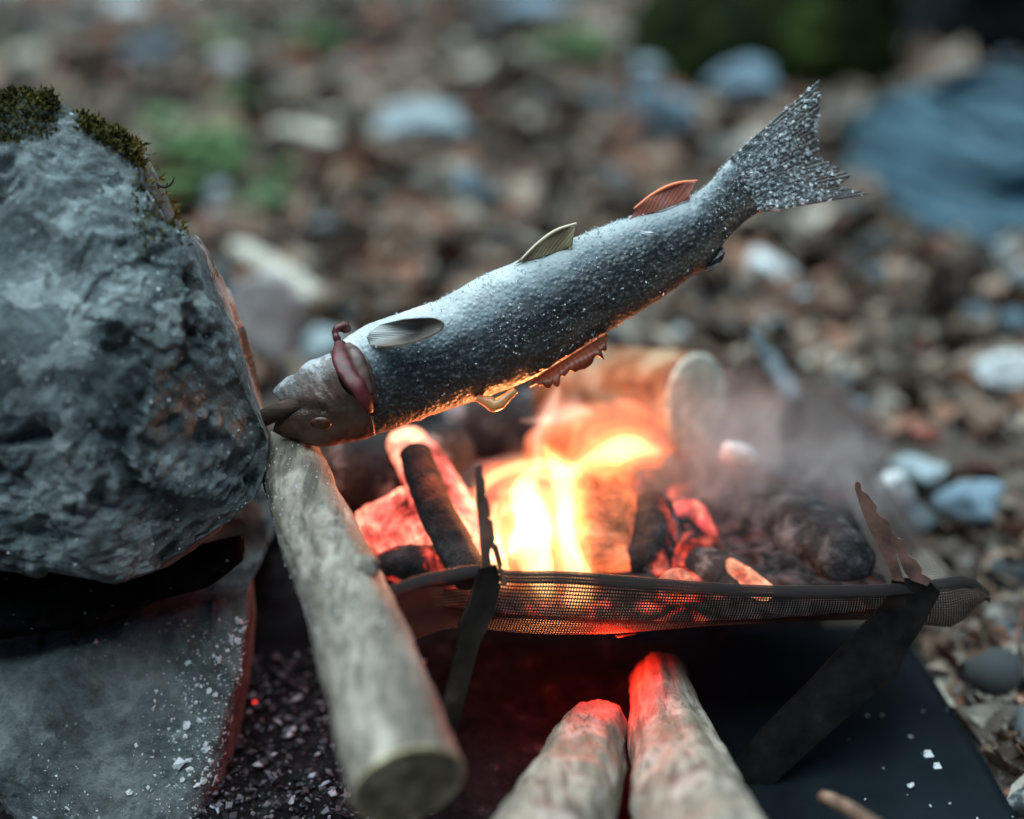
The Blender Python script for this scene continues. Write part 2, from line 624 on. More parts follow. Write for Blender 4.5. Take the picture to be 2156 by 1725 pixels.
wv, wf_, wn = blob([(-480, 1150), (0, 1170), (250, 1195), (400, 1140), (470, 1105), (508, 1120), (512, 1180), (440, 1238), (330, 1268), (200, 1312), (100, 1332), (0, 1346), (-480, 1372)],
                   (60, 1255), .600, .013, .06, 160, 70, .6, .8, amp=[('r', .0025, 60), ('f', .002, 120)], seed=31)  # near-black shape added to stand in for the deep shade between the rocks
obj('gap_shade_fill', wv, wf_, rock_mat('gap_shade_black', [(.002, .002, .002), (.005, .005, .005), (.009, .009, .009), (.02, .02, .02)], 1.0, warm=(.01, .008, .006), warm_amt=.3, speck=.25),
    label='added black fill standing for the shade in the gap between the boulder and the lower rock', cat='rock')


def flake_mesh(seed, n=8):
    r = np.random.default_rng(seed)
    a = np.sort(r.uniform(0, 2 * math.pi, n))
    rad = r.uniform(.45, 1.0, n)
    st = r.uniform(.45, 1)
    top = np.stack([np.cos(a) * rad, np.sin(a) * rad * st, .18 + .25 * r.uniform(-1, 1, n)], 1)
    bot = top.copy(); bot[:, 2] -= .16
    v = np.concatenate([top, bot, [[0, 0, .3 + .2 * r.uniform()]]])
    f = [(k, (k + 1) % n, 2 * n) for k in range(n)] + [(k, k + n, (k + 1) % n + n, (k + 1) % n) for k in range(n)] + [tuple(range(2 * n - 1, n - 1, -1))]
    return v, f


s = NT('ash_flake'); M['ash_flake'] = s.fin(s.ramp(s.noise(300, 4), [(.3, (.32, .35, .37)), (.65, (.62, .66, .68))]), .9, .1)
s = NT('ash_grey'); M['ash_grey'] = s.fin(s.ramp(s.math('FRACT', s.math('MULTIPLY', s.n('NewGeometry').outputs['Random Per Island'], 3.7)),
    [(0, (.02, .018, .021)), (.3, (.06, .054, .062)), (.6, (.13, .12, .14)), (.92, (.36, .36, .40))], 'CONSTANT'), .9, .1)
flakes = [mesh('ash_flake', *flake_mesh(k), M['ash_flake'], False) for k in range(7)]


def basis(n):
    n = n / np.linalg.norm(n)
    t = np.cross(n, [.31, .2, .93]); t /= np.linalg.norm(t)
    return t, np.cross(n, t), n


def scatter_flakes(v, n, idx, k, rmin, rmax, name, label, group):
    for i in rng.choice(idx, k, replace=False):
        t, b, nn = basis(n[i])
        a = rng.uniform(0, 6.28)
        t2 = math.cos(a) * t + math.sin(a) * b
        b2 = np.cross(nn, t2)
        r = rmin + (rmax - rmin) * rng.uniform() ** 3
        mt = Matrix(((*[t2[0] * r, b2[0] * r, nn[0] * r], v[i][0]), (*[t2[1] * r, b2[1] * r, nn[1] * r], v[i][1]), (*[t2[2] * r, b2[2] * r, nn[2] * r], v[i][2]), (0, 0, 0, 1)))
        o = put(name, flakes[int(rng.integers(7))], label=label, cat='ash flake', group=group)
        o.matrix_world = mt


def join_flakes(v, n, idx, k, rmin, rmax, jit=0.0):
    V, F, off = [], [], 0
    ids = rng.choice(idx, k)
    src = [flake_mesh(q, 5) for q in range(9)]
    for i in ids:
        fv, ff = src[int(rng.integers(9))]
        t, b, nn = basis(n[i] + .25 * rng.normal(size=3))
        a = rng.uniform(0, 6.28)
        t2 = math.cos(a) * t + math.sin(a) * b
        b2 = np.cross(nn, t2)
        r = rmin + (rmax - rmin) * rng.uniform() ** 2.5
        V.append(v[i] + jit * rng.normal(size=3) + r * (fv @ np.array([t2, b2, nn])))
        F += [tuple(np.array(q) + off) for q in ff]
        off += len(fv)
    return np.concatenate(V), F


lpx = to_px(lv)
vis = (ln @ FW) < -.15
sel = np.nonzero(vis & (lpx[:, 0] > 60) & (lpx[:, 0] < 525) & (lpx[:, 1] > 1300) & (lpx[:, 1] < 1735) & (lpx[:, 0] + .6 * (lpx[:, 1] - 1300) > 230))[0]
wgt = sel[rng.uniform(size=len(sel)) < np.clip((lpx[sel, 0] - 30) / 330, .15, 1)]
scatter_flakes(lv, ln, wgt, 170, .0007, .0026, 'ash_flake', 'small white ash flake lying on the rock under the boulder', 'ash flakes on the lower rock')
big = sel[np.argmin(np.hypot(lpx[sel, 0] - 378, lpx[sel, 1] - 1608))]
t_, b_, n_ = basis(ln[big])
o = put('ash_flake', flakes[2], label='largest white ash flake, star shaped, low on the grey rock under the boulder', cat='ash flake')
o.matrix_world = Matrix(((t_[0] * .0042, b_[0] * .0042, n_[0] * .0042, lv[big][0]), (t_[1] * .0042, b_[1] * .0042, n_[1] * .0042, lv[big][1]), (t_[2] * .0042, b_[2] * .0042, n_[2] * .0042, lv[big][2]), (0, 0, 0, 1)))
fv, ff = join_flakes(lv, ln, sel, 900, .0003, .0010)
obj('ash_dust', fv, ff, M['ash_flake'], slab, False, kind='stuff')
bpx = to_px(bv)
selb = np.nonzero(((bn @ FW) < -.1) & (bpx[:, 0] > 0) & (bpx[:, 1] > 350) & (bpx[:, 1] < 1190))[0]
fv, ff = join_flakes(bv, bn, selb, 330, .0003, .0012)
obj('ash_dust', fv, ff, M['ash_flake'], boulder, False, kind='stuff')

# moss on the boulder
s = NT('moss'); M['moss'] = s.fin(s.ramp(s.noise(90, 4), [(.3, (.03, .03, .008)), (.55, (.085, .075, .02)), (.72, (.17, .135, .04))]), .9, .1)


def moss(v, n, idx, k, ln_):
    V, F, off = [], [], 0
    for i in rng.choice(idx, k):
        d = n[i] / np.linalg.norm(n[i]) + np.array([0, 0, .5]) + .6 * rng.normal(size=3)
        d /= np.linalg.norm(d)
        sd = np.cross(d, rng.normal(size=3)); sd /= np.linalg.norm(sd)
        L = ln_ * rng.uniform(.4, 1.2); w = L * .22
        b0 = v[i] + .0012 * rng.normal(size=3)
        mid = b0 + d * L * .6 + sd * 0
        tip = b0 + d * L + .3 * L * rng.normal(size=3)
        V += [b0 - sd * w * .6, b0 + sd * w * .6, mid + sd * w, mid - sd * w, tip]
        F += [(off, off + 1, off + 2, off + 3), (off + 3, off + 2, off + 4)]
        off += 5
    return np.array(V), F


m1 = np.nonzero((bpx[:, 1] < 310 - .25 * bpx[:, 0]) & (bpx[:, 0] > -40) & (bpx[:, 0] < 118) & ((bn @ UP) > -.1) & ((bn @ FW) < .5))[0]
m2 = np.nonzero((bpx[:, 0] > 168) & (bpx[:, 0] < 300) & (bpx[:, 1] < 250 + .62 * (bpx[:, 0] - 130)) & ((bn @ FW) < .4))[0]
m3 = np.nonzero((bpx[:, 0] > 285) & (bpx[:, 0] < 400) & (bpx[:, 1] < 520) & ((bn @ UP) > .25) & ((bn @ FW) < .3))[0]
V, F = moss(bv, bn, m1, 2600, .0026)
V2, F2 = moss(bv, bn, m2, 1500, .0032)
V3, F3 = moss(bv, bn, m3, 350, .003)
F2 = [tuple(np.array(q) + len(V)) for q in F2]
F3 = [tuple(np.array(q) + len(V) + len(V2)) for q in F3]
obj('moss', np.concatenate([V, V2, V3]), F + F2 + F3, M['moss'], boulder, False, kind='stuff')
s = NT('dark_twig'); M['twig'] = s.fin((.035, .025, .02), .8, .2)
sp = [P(298, 345, .585), P(315, 370, .583), P(332, 392, .58), P(350, 396, .578), P(362, 388, .577), P(367, 372, .576)]
V, F, _, _ = tube(sp, [.0006, .0006, .0006, .0005, .0005, .0003], 6, 24)
for a, b in (((315, 370, .583), (311, 352, .583)), ((332, 392, .58), (322, 398, .58)), ((350, 396, .578), (353, 385, .577)), ((324, 381, .581), (330, 376, .58))):
    v2, f2, _, _ = tube([P(*a), P((a[0] + b[0]) / 2, (a[1] + b[1]) / 2, a[2]), P(*b)], [.0004, .0004, .0002], 5, 6)
    F += [tuple(np.array(q) + len(V)) for q in f2]
    V = np.concatenate([V, v2])
obj('sprig', V, F, M['twig'], boulder)

# ------------------------------------------------------------------ leaning log at the left of the fire
M['peeled'] = wood_mat('peeled_grey_wood', [(.135, .113, .092), (.245, .215, .18), (.375, .335, .285)], 'Y', 1.0)
M['cut'] = wood_mat('cut_wood', [(.15, .125, .08), (.25, .215, .145), (.36, .32, .225)], 'Y', 1.0)
M['rim'] = wood_mat('wood_rim', [(.30, .25, .14), (.42, .36, .22), (.50, .44, .30)], 'Y', .6)
lp = [P(858, 1650, .455), P(793, 1440, .49), P(722, 1240, .53), P(652, 1090, .565), P(606, 955, .612)]
v, f, u, a = tube(lp, [.0207, .0195, .0180, .0166, .0145], 64, 150, .0014, 60, 3, cap=.06, flute=.05)
leanlog = obj('firewood_log', v, f, M['peeled'], label='smooth grey barkless log leaning over the fire pit edge, cut end towards viewer', cat='log')
ax = lp[0] - lp[1]; ax /= np.linalg.norm(ax)


def disc(c, axis, r, bulge, mat, name, parent, nr=10, ns=40, amp=.0006, flat=1.0, seed=0):
    t, b, n = basis(axis)
    V = [c + n * bulge]
    for i in range(1, nr + 1):
        q = i / nr
        for k in range(ns):
            g = 2 * math.pi * k / ns
            V.append(c + r * q * (math.cos(g) * t + flat * math.sin(g) * b) + n * bulge * (1 - q ** 4))
    V = np.array(V)
    V += n * (amp * fbm(V * 120, 4, seed))[:, None]
    F = [(0, 1 + k, 1 + (k + 1) % ns) for k in range(ns)]
    for i in range(nr - 1):
        for k in range(ns):
            a0 = 1 + i * ns + k; b0 = 1 + i * ns + (k + 1) % ns
            F.append((a0, a0 + ns, b0 + ns, b0))
    # rim skirt back into the log
    o0 = len(V)
    V = np.concatenate([V, V[-ns:] - n * .002])
    for k in range(ns):
        F.append((o0 - ns + k, o0 + k, o0 + (k + 1) % ns, o0 - ns + (k + 1) % ns))
    return obj(name, V, F, mat, parent)


disc(lp[0] + ax * .0012, ax, .0194, .0012, M['cut'], 'cut_face', leanlog)
# pale bevel ring round the cut
t_, b_, n_ = basis(ax)
ringp = [lp[0] + ax * .0006 + .0199 * (math.cos(g) * t_ + math.sin(g) * b_) for g in np.linspace(0, 2 * math.pi, 41)]
V, F, _, _ = tube(ringp, [.0011] * 41, 8, 90, .0003, 200)
obj('bark_rim', V, F, M['rim'], leanlog)
V, F, _, _ = tube([P(728, 1205, .525), P(760, 1196, .519), P(784, 1193, .515)], [.0085, .0056, .0042], 20, 16, .0009, 200, 6, cap=.3)
obj('knot', V, F, M['peeled'], leanlog)
disc(P(785, 1196, .5145), P(795, 1196, .5115) - P(785, 1196, .5145), .0034, .0003, char_mat('dark_knot', ash=.2), 'knot_face', leanlog, 4, 16)
lgv = v; nrm = v - np.repeat(smooth_poly(np.array(lp), 1), len(v), 0)
me_n = np.zeros(len(leanlog.data.vertices) * 3); leanlog.data.vertices.foreach_get('normal', me_n); me_n = me_n.reshape(-1, 3)
gp = to_px(v)
selg = np.nonzero(((me_n @ FW) < -.1) & (gp[:, 1] < 1350))[0]
fv, ff = join_flakes(v, me_n, selg, 420, .0003, .0011)
obj('ash_dust', fv, ff, M['ash_flake'], leanlog, False, kind='stuff')

# ------------------------------------------------------------------ folding fire pit: wire mesh tray on sheet-metal legs
s = NT('soot_steel')
c = s.ramp(s.noise(60, 5, .6), [(.35, (.012, .011, .011)), (.6, (.035, .031, .030)), (.75, (.09, .07, .063))])
s.bump(s.noise(200, 4), .2, .0004)
M['steel'] = s.fin(c, .42, .5, Metallic=.75)
pit = empty('fire_pit', P(1450, 1350, .66) * np.array([1, 1, 0]), label='low folding fire pit, fine wire mesh tray on notched metal legs', cat='fire pit')
rim_px = [(770, 1262, .525), (800, 1246, .53), (860, 1222, .538), (930, 1205, .546), (1010, 1192, .552), (1045, 1200, .553), (1080, 1208, .556), (1180, 1206, .561), (1290, 1215, .566),
          (1450, 1228, .573), (1600, 1238, .579), (1750, 1238, .585), (1870, 1235, .591), (1960, 1226, .596), (2040, 1213, .602), (2082, 1250, .602)]
bot_px = [(770, 1325, .53), (800, 1325, .54), (860, 1324, .555), (930, 1323, .565), (1010, 1324, .573), (1045, 1328, .576), (1080, 1332, .578), (1180, 1337, .582), (1290, 1335, .586),
          (1450, 1322, .59), (1600, 1312, .597), (1750, 1306, .602), (1870, 1306, .604), (1960, 1318, .602), (2015, 1322, .603), (2082, 1252, .604)]
NU = 220
rim = smooth_poly([P(*q) for q in rim_px], NU, 1)
bot = smooth_poly([P(*q) for q in bot_px], NU, 1)
# front wall with the hem, the floor and the back wall
NW = 26
wall = []
for j in range(NW):
    q = j / (NW - 1)
    w = rim * (1 - q) + bot * q
    w = w + np.array([0, -.004, 0]) * math.sin(q * math.pi)
    wall.append(w)
wall = np.array(wall)                                       # NW x NU x 3
wall += (.0009 * fbm(wall * 45, 3, 8))[..., None] * -FW
s = NT('wire_mesh')
uvn = s.n('UVMap')
sep = s.n('SeparateXYZ'); s.t.links.new(uvn.outputs[0], sep.inputs[0])


def wire(o):
    fr = s.math('FRACT', o)
    return s.math('LESS_THAN', s.math('ABSOLUTE', s.math('SUBTRACT', fr, .5)), .25)


wx = wire(sep.outputs[0]); wy = wire(sep.outputs[1])
al = s.math('MAXIMUM', wx, wy)
s.bump(al, .6, .0004)
s.fin((.035, .022, .018), .5, .4, Metallic=.4)
tr = s.n('BsdfTransparent'); mx = s.n('MixShader')
s.t.links.new(al, mx.inputs[0]); s.t.links.new(tr.outputs[0], mx.inputs[1]); s.t.links.new(s.b.outputs[0], mx.inputs[2])
s.t.links.new(mx.outputs[0], s.out.inputs[0])
M['wire'] = s.m


def uvset(o, uv):
    l = o.data.uv_layers.new(name='UVMap')
    li = np.empty(len(o.data.loops), np.int32)
    o.data.loops.foreach_get('vertex_index', li)
    l.data.foreach_set('uv', np.asarray(uv, np.float32)[li].ravel())


CELL = .00128
lenu = np.concatenate([[0], np.cumsum(np.linalg.norm(np.diff(rim, axis=0), axis=1))]) / CELL
hgt = np.linspace(0, 20, NW)
# floor rows continuing backwards from the wall foot
rows = [wall]
DEPTH = .17
for j in range(1, 15):
    q = j / 14
    fl = bot.copy()
    mid = np.array([P(1430, 1330, .6)[0], 0, 0])
    fl[:, 0] = mid[0] + (bot[:, 0] - mid[0]) * (1 - .12 * q)
    fl[:, 1] = bot[:, 1] + DEPTH * q
    k_ = min(1, q / .15)
    zc = bot[:, 2] * (1 - k_) + np.clip(bot[:, 2], .084, .092) * k_
    fl[:, 2] = zc - .010 * math.sin(q * math.pi) + (.006 * max(0, (q - .85) / .15) ** 1.5)
    rows.append(fl[None])
tray = np.concatenate(rows)
uv = np.stack([np.tile(lenu, len(tray)), np.repeat(np.concatenate([hgt, 20 + np.arange(1, 15) * DEPTH / 14 / CELL]), NU)], 1)
o = obj('mesh_tray', tray.reshape(-1, 3), grid_faces(len(tray), NU), M['wire'], pit)
uvset(o, uv)
# folded hem along the rim: a narrow doubled band standing just outside the wall
hem = []
for dz, df in ((.0010, .0008), (.0010, -.0010), (-.0040, -.0018), (-.0044, -.0009)):
    hem.append(rim + UP * dz + FW * df)
hem = np.array(hem)
s = NT('hem_mesh')
uvn = s.n('UVMap'); sep = s.n('SeparateXYZ'); s.t.links.new(uvn.outputs[0], sep.inputs[0])
hx = s.math('SINE', s.math('MULTIPLY', sep.outputs[0], 6.283)); hy = s.math('SINE', s.math('MULTIPLY', sep.outputs[1], 6.283))
hh = s.math('MULTIPLY', hx, hy)
s.bump(hh, .8, .0006)
s.fin(s.ramp(hh, [(.2, (.012, .010, .010)), (.8, (.075, .055, .05))]), .5, .5, Metallic=.5)
tr = s.n('BsdfTransparent'); mx = s.n('MixShader')
s.t.links.new(s.math('GREATER_THAN', hh, -.72), mx.inputs[0]); s.t.links.new(tr.outputs[0], mx.inputs[1]); s.t.links.new(s.b.outputs[0], mx.inputs[2])
s.t.links.new(mx.outputs[0], s.out.inputs[0])
o = obj('hem', hem.reshape(-1, 3), grid_faces(4, NU), s.m, pit)
uvset(o, np.stack([np.tile(lenu, 4), np.repeat([0, .5, 6, 6.5], NU)], 1))

# legs
s = NT('warm_steel')
M['rust_steel'] = s.fin(s.ramp(s.noise(80, 5), [(.35, (.09, .05, .04)), (.6, (.22, .115, .09)), (.75, (.32, .19, .15))]), .5, .4, Metallic=.3)
lz = lambda d0, gx, gy, x0, y0: (lambda x, y: d0 + gx * (x - x0) + gy * (y - y0))
leg1 = [(1054, 1239), (1040, 1293), (1017, 1343), (1011, 1354), (990, 1430), (975, 1492), (957, 1560), (935, 1640), (900, 1640), (915, 1560), (929, 1512), (945, 1440), (962, 1370), (970, 1313), (990, 1270), (1003, 1226), (1012, 1196), (1046, 1190)]
V, F = plate(leg1, lz(.547, .00012, .00003, 1020, 1250), .0016)
leg_a = obj('leg', V, F, M['steel'], pit, False)
pr1 = [(1012, 1197), (1010, 1169), (1007, 1110), (1004, 1050), (1001, 994), (1002, 982), (1007, 978), (1012, 984), (1011, 992), (1012, 1003), (1016, 1010), (1018, 1038), (1016, 1042), (1022, 1052), (1025, 1086),
       (1022, 1090), (1029, 1098), (1033, 1136), (1031, 1142), (1038, 1150), (1045, 1190), (1043, 1194), (1054, 1238), (1046, 1233), (1040, 1200), (1032, 1165), (1027, 1150), (1024, 1168), (1026, 1192)]
pr1 = [(1006 + (x - 1003) * 1.25 - (1195 - y) * .012, y) for x, y in pr1]
V, F = plate(pr1, lz(.545, .00012, .00003, 1020, 1250), .0013)
obj('prong', V, F, M['rust_steel'], leg_a, False)
leg2 = [(1980, 1249), (1939, 1326), (1912, 1367), (1890, 1421), (1804, 1493), (1700, 1585), (1600, 1680), (1520, 1640), (1600, 1540), (1700, 1440), (1760, 1375), (1813, 1321), (1836, 1299), (1867, 1258), (1881, 1218), (1954, 1219)]
V, F = plate(leg2, lz(.592, -.00002, .00004, 1930, 1250), .0016)
leg_b = obj('leg', V, F, M['steel'], pit, False)
pr2 = [(1880, 1222), (1876, 1209), (1862, 1178), (1849, 1151), (1833, 1120), (1822, 1097), (1810, 1062), (1800, 1029), (1801, 1018), (1806, 1014), (1812, 1019), (1814, 1034), (1826, 1040), (1847, 1068), (1844, 1076), (1853, 1088), (1866, 1094),
       (1880, 1113), (1878, 1122), (1890, 1134), (1899, 1136), (1912, 1158), (1910, 1168), (1922, 1176), (1928, 1178), (1942, 1200), (1940, 1208), (1952, 1214), (1962, 1222), (1952, 1234), (1918, 1222), (1905, 1206), (1898, 1186), (1885, 1150), (1890, 1182), (1900, 1212), (1905, 1226)]
V, F = plate(pr2, lz(.591, -.00002, .00004, 1930, 1250), .0013)
obj('prong', V, F, M['rust_steel'], leg_b, False)
# the two far legs
leg3 = [(1690, 835), (1700, 900), (1640, 1010), (1600, 1010), (1640, 930), (1655, 850)]
V, F = plate(leg3, lz(.80, 0, -.00002, 1680, 850), .0016)
leg_c = obj('leg', V, F, M['steel'], pit, False)
pr3 = [(1692, 838), (1672, 795), (1650, 762), (1632, 738), (1620, 730), (1600, 700), (1584, 690), (1580, 700), (1592, 730), (1610, 770), (1630, 800), (1652, 836)]
V, F = plate(pr3, lz(.80, 0, -.00002, 1680, 850), .0013)
s = NT('bright_edge_steel'); M['blue_steel'] = s.fin(s.ramp(s.noise(50, 5), [(.4, (.10, .13, .15)), (.6, (.3, .38, .42))]), .45, .5, Metallic=.5)
obj('prong', V, F, M['blue_steel'], leg_c, False)
# small cross bolt below the tray
V, F, _, _ = tube([P(1335, 1322, .60), P(1300, 1328, .595)], [.0032, .0032], 18, 6, cap=.2)
obj('bolt', V, F, M['steel'], pit)

# ------------------------------------------------------------------ coal bed and burning wood in the tray
s = NT('glowing_coals')
g = s.ramp(s.noise(60, 5, .6, .4), [(.5, 0), (.68, 1)])
s.fin(s.ramp(s.noise(120, 5), [(.4, (.008, .007, .007)), (.75, (.07, .062, .066))]), .9, .1)
s.set(s.b.inputs['Emission Color'], s.ramp(g, [(0, (.8, .02, .01)), (1, (1, .16, .07))]))
sx = s.n('SeparateXYZ'); s.t.links.new(s.co, sx.inputs[0])
s.set(s.b.inputs['Emission Strength'], s.math('MULTIPLY', g, s.ramp(s.math('ADD', s.math('MULTIPLY', sx.outputs[0], 8.0), .5), [(.50, 1.3), (.78, .04)])))
s.bump(s.noise(90, 6, .7), 1, .006)
M['coals'] = s.m


def coal_bed():
    nx, ny = 90, 44
    c = P(1420, 1330, .59)
    u = np.linspace(-1, 1, nx); w = np.linspace(0, 1, ny)
    U, Wd = np.meshgrid(u, w, indexing='ij')
    X = c[0] + U * .108
    Y = c[1] + .007 + Wd * .15 + .012 * U ** 2
    p = np.stack([X, Y, X * 0], -1)
    edge = np.clip(np.minimum(1 - np.abs(U), np.minimum(Wd, 1 - Wd) * 2) / .25, 0, 1)
    Zt = c[2] + .001 + edge * (.002 + np.clip((Wd - .25) / .15, 0, 1) * (.001 + .007 * ridge(p * 45, 3, 2)))
    Zb = np.full_like(Zt, c[2] - .0005) - edge * (.004 + .002 * fbm(p * 60, 2, 3))
    top = np.stack([X, Y, Zt], -1).reshape(-1, 3)
    bt = np.stack([X, Y, Zb], -1).reshape(-1, 3)
    n = len(top)
    F = grid_faces(nx, ny) + [tuple(np.array(q)[::-1] + n) for q in grid_faces(nx, ny)]
    obj('glowing_embers', np.concatenate([top, bt]), F, M['coals'], kind='stuff', label='bed of glowing coals and ash lying in the mesh tray')


coal_bed()


def log(name, pts, rad, mat, label, ns=32, nl=50, amp=.002, freq=60, seed=0, cap=.1, faces=(), cat='log', flat=1.0, group=None, flute=0.0, tip=None):
    v, f, u, a = tube([P(*q) for q in pts], rad, ns, nl, amp, freq, seed, cap, flat, flute)
    o = obj(name, v, f, mat, label=label, cat=cat, group=group)
    attr(o, 'along', u)
    pp = [P(*q) for q in pts]
    for end, fm in faces:
        if end == 0:
            axx = pp[0] - pp[1]
        else:
            axx = pp[-1] - pp[-2]
        axx = axx / np.linalg.norm(axx)
        e = pp[0] if end == 0 else pp[-1]
        r = rad[0] if end == 0 else rad[-1]
        disc(e + axx * r * cap * .85, axx, r * .97, r * .05, fm, 'cut_face', o, amp=.0009, seed=seed)
    return o


# back log with the pale sawn face
s = NT('scorched_bark')
c = s.ramp(s.noise(45, 6, .6, .3), [(.35, (.10, .035, .015)), (.5, (.22, .09, .04)), (.65, (.34, .24, .15))])
topm = s.ramp(s.noise(18, 4), [(.45, 0), (.6, .6)])
c = s.mix(topm, c, (.36, .33, .25))
s.bump(s.noise(120, 5), .7, .0015)
M['scorched'] = s.fin(c, .8, .2)
M['sawn'] = wood_mat('sawn_face', [(.46, .44, .36), (.58, .56, .48), (.68, .66, .58)], 'Y', .8)
log('firewood_log', [(1464, 850, .735), (1340, 838, .765), (1180, 826, .80)], [.0300, .0300, .0290], M['scorched'],
    'thick scorched log at the back of the fire with a pale sawn end', seed=5, faces=((0, M['sawn']),), amp=.0016, nl=60, ns=40, cap=.05)
# charred log at the right of the fire
log('charred_log', [(1785, 1180, .628), (1700, 1135, .66), (1600, 1095, .70), (1510, 1070, .735)], [.0150, .0205, .0230, .0200], char_mat('char_right', ash=.28),
    'thick black charred log with grey ash at the right of the fire', seed=9, amp=.0035, freq=50, cap=.5)
# grey ash-covered log far left
log('charred_log', [(650, 985, .69), (740, 1000, .70), (850, 985, .715), (960, 960, .735)], [.0215, .0225, .022, .019], char_mat('char_grey', ash=1.0, sc=.8),
    'grey ash covered log lying behind the black stick', seed=12, amp=.003, freq=45, cap=.3)
log('charred_log', [(950, 905, .80), (1080, 900, .80), (1180, 880, .80)], [.022, .023, .021], char_mat('char_back', ash=.75, sc=.7),
    'dim grey log under the fish, behind the flames', seed=14, amp=.003, freq=45, cap=.3)
# glowing pink log piece standing behind the black stick
pink = char_mat('ember_pink', 1.5, (1, .16, .13), .30, .62, ash=.3)
log('burning_log', [(850, 925, .69), (900, 1000, .68), (960, 1110, .665), (1010, 1200, .645)], [.0105, .0140, .0150, .0150], pink,
    'pink glowing log piece leaning against the black stick', seed=15, amp=.0025, freq=70, cap=.5)
log('charred_stick', [(874, 955, .645), (905, 1050, .628), (950, 1140, .612), (995, 1215, .600)], [.0082, .0088, .0088, .0088], char_mat('char_stick', ash=.04),
    'thin black charred stick standing in the fire', seed=16, amp=.0012, freq=90, cap=.3, cat='stick')
# glowing wide ember at left
log('glowing_ember', [(768, 1120, .655), (840, 1105, .65), (910, 1110, .645), (960, 1160, .64)], [.0125, .0185, .0200, .0130], char_mat('ember_left', 1.7, (1, .17, .12), .30, .62, ash=.25),
    'broad glowing red ember at the left of the fire', seed=17, amp=.0045, freq=60, cap=.4, cat='ember')
log('charred_log', [(800, 1205, .62), (880, 1188, .625), (960, 1200, .62)], [.0095, .0110, .0085], char_mat('char_left_front', .9, (1, .1, .06), .5, .7, ash=.15),
    'dull red and black coal just inside the left rim of the tray', seed=18, amp=.003, freq=70, cap=.4)
log('charred_log', [(740, 1085, .70), (760, 1160, .68), (775, 1230, .66)], [.010, .012, .012], char_mat('char_left_dark', ash=.1),
    'black charred stub between the leaning log and the broad ember', seed=19, amp=.003, freq=70, cap=.4)
# burning logs in the middle
orange = NT('burning_wood')
g = orange.noise(50, 6, .65, .5)
orange.fin(orange.ramp(g, [(.35, (.05, .02, .012)), (.6, (.35, .14, .07)), (.75, (.5, .3, .2))]), .85, .15)
orange.bump(orange.noise(90, 6, .7), .9, .003)
orange.set(orange.b.inputs['Emission Color'], orange.ramp(g, [(.35, (.5, .03, .01)), (.6, (1, .16, .05))]))
orange.set(orange.b.inputs['Emission Strength'], orange.ramp(orange.noise(30, 4), [(.42, .03), (.66, .75)]))
M['burning'] = orange.m
log('burning_log', [(1130, 965, .72), (1230, 930, .73), (1330, 910, .735), (1395, 915, .74)], [.014, .020, .022, .019], M['burning'],
    'burning log lying crosswise behind the tallest flame', seed=21, amp=.003, freq=60, cap=.3)
log('burning_log', [(1265, 1000, .68), (1270, 1090, .66), (1270, 1210, .64)], [.017, .021, .020], M['burning'],
    'upright burning log with orange flank to the right of the flames', seed=22, amp=.003, freq=60, cap=.3)
log('burning_log', [(1075, 1215, .615), (1110, 1180, .63), (1150, 1140, .65)], [.0075, .0085, .009], M['burning'],
    'small burning branch behind the notched prong', seed=23, amp=.0015, freq=80, cap=.3)
log('charred_log', [(1372, 1065, .665), (1368, 1130, .655), (1350, 1205, .64)], [.011, .0165, .0165], char_mat('char_mid', .5, (1, .12, .05), .5, .7, ash=.95),
    'upright grey and black charred log in front of the smoke', seed=24, amp=.004, freq=55, cap=.6)
log('charred_log', [(1405, 985, .72), (1470, 1005, .72), (1540, 1010, .72), (1590, 1020, .72)], [.010, .0125, .0115, .009], char_mat('char_under_back', .8, (1, .12, .10), .5, .7, ash=.5),
    'black coal with a red crack below the pale sawn log end', seed=25, amp=.004, freq=60, cap=.4)
log('white_ash_chunk', [(1530, 948, .70), (1560, 955, .70), (1585, 968, .70)], [.005, .0065, .0045], M['ash_flake'],
    'white ash chunk beside the sawn log end', seed=26, amp=.002, freq=110, cap=.5, cat='ash', ns=16, nl=14)
log('glowing_ember', [(1440, 1080, .675), (1455, 1120, .668), (1470, 1165, .66)], [.010, .0125, .011], char_mat('ember_mid', 1.0, (1, .10, .10), .42, .62, ash=.4),
    'dull red ember between the grey and the black charred logs', seed=27, amp=.003, freq=70, cap=.5, cat='ember')
log('glowing_ember', [(1503, 1172, .632), (1530, 1196, .626), (1565, 1222, .618), (1615, 1250, .61)], [.0030, .0062, .0072, .0050], char_mat('ember_sliver', .62, (1, .16, .08), .25, .55, ash=.2),
    'bright orange wedge shaped ember below the thick charred log', seed=28, amp=.0008, freq=70, cap=.5, cat='ember')
log('glowing_ember', [(1395, 1240, .605), (1425, 1222, .608), (1450, 1240, .605)], [.005, .0075, .005], char_mat('ember_small', .5, (1, .10, .07), .25, .6, ash=.2),
    'small round red ember just behind the tray rim', seed=29, amp=.001, freq=90, cap=.5, cat='ember')
log('charred_log', [(1470, 1190, .64), (1520, 1215, .63), (1560, 1250, .62)], [.010, .012, .011], char_mat('char_purple', .15, (1, .1, .12), .55, .8, ash=.5),
    'dim purple grey coal behind the wedge shaped ember', seed=30, amp=.003, freq=60, cap=.5)

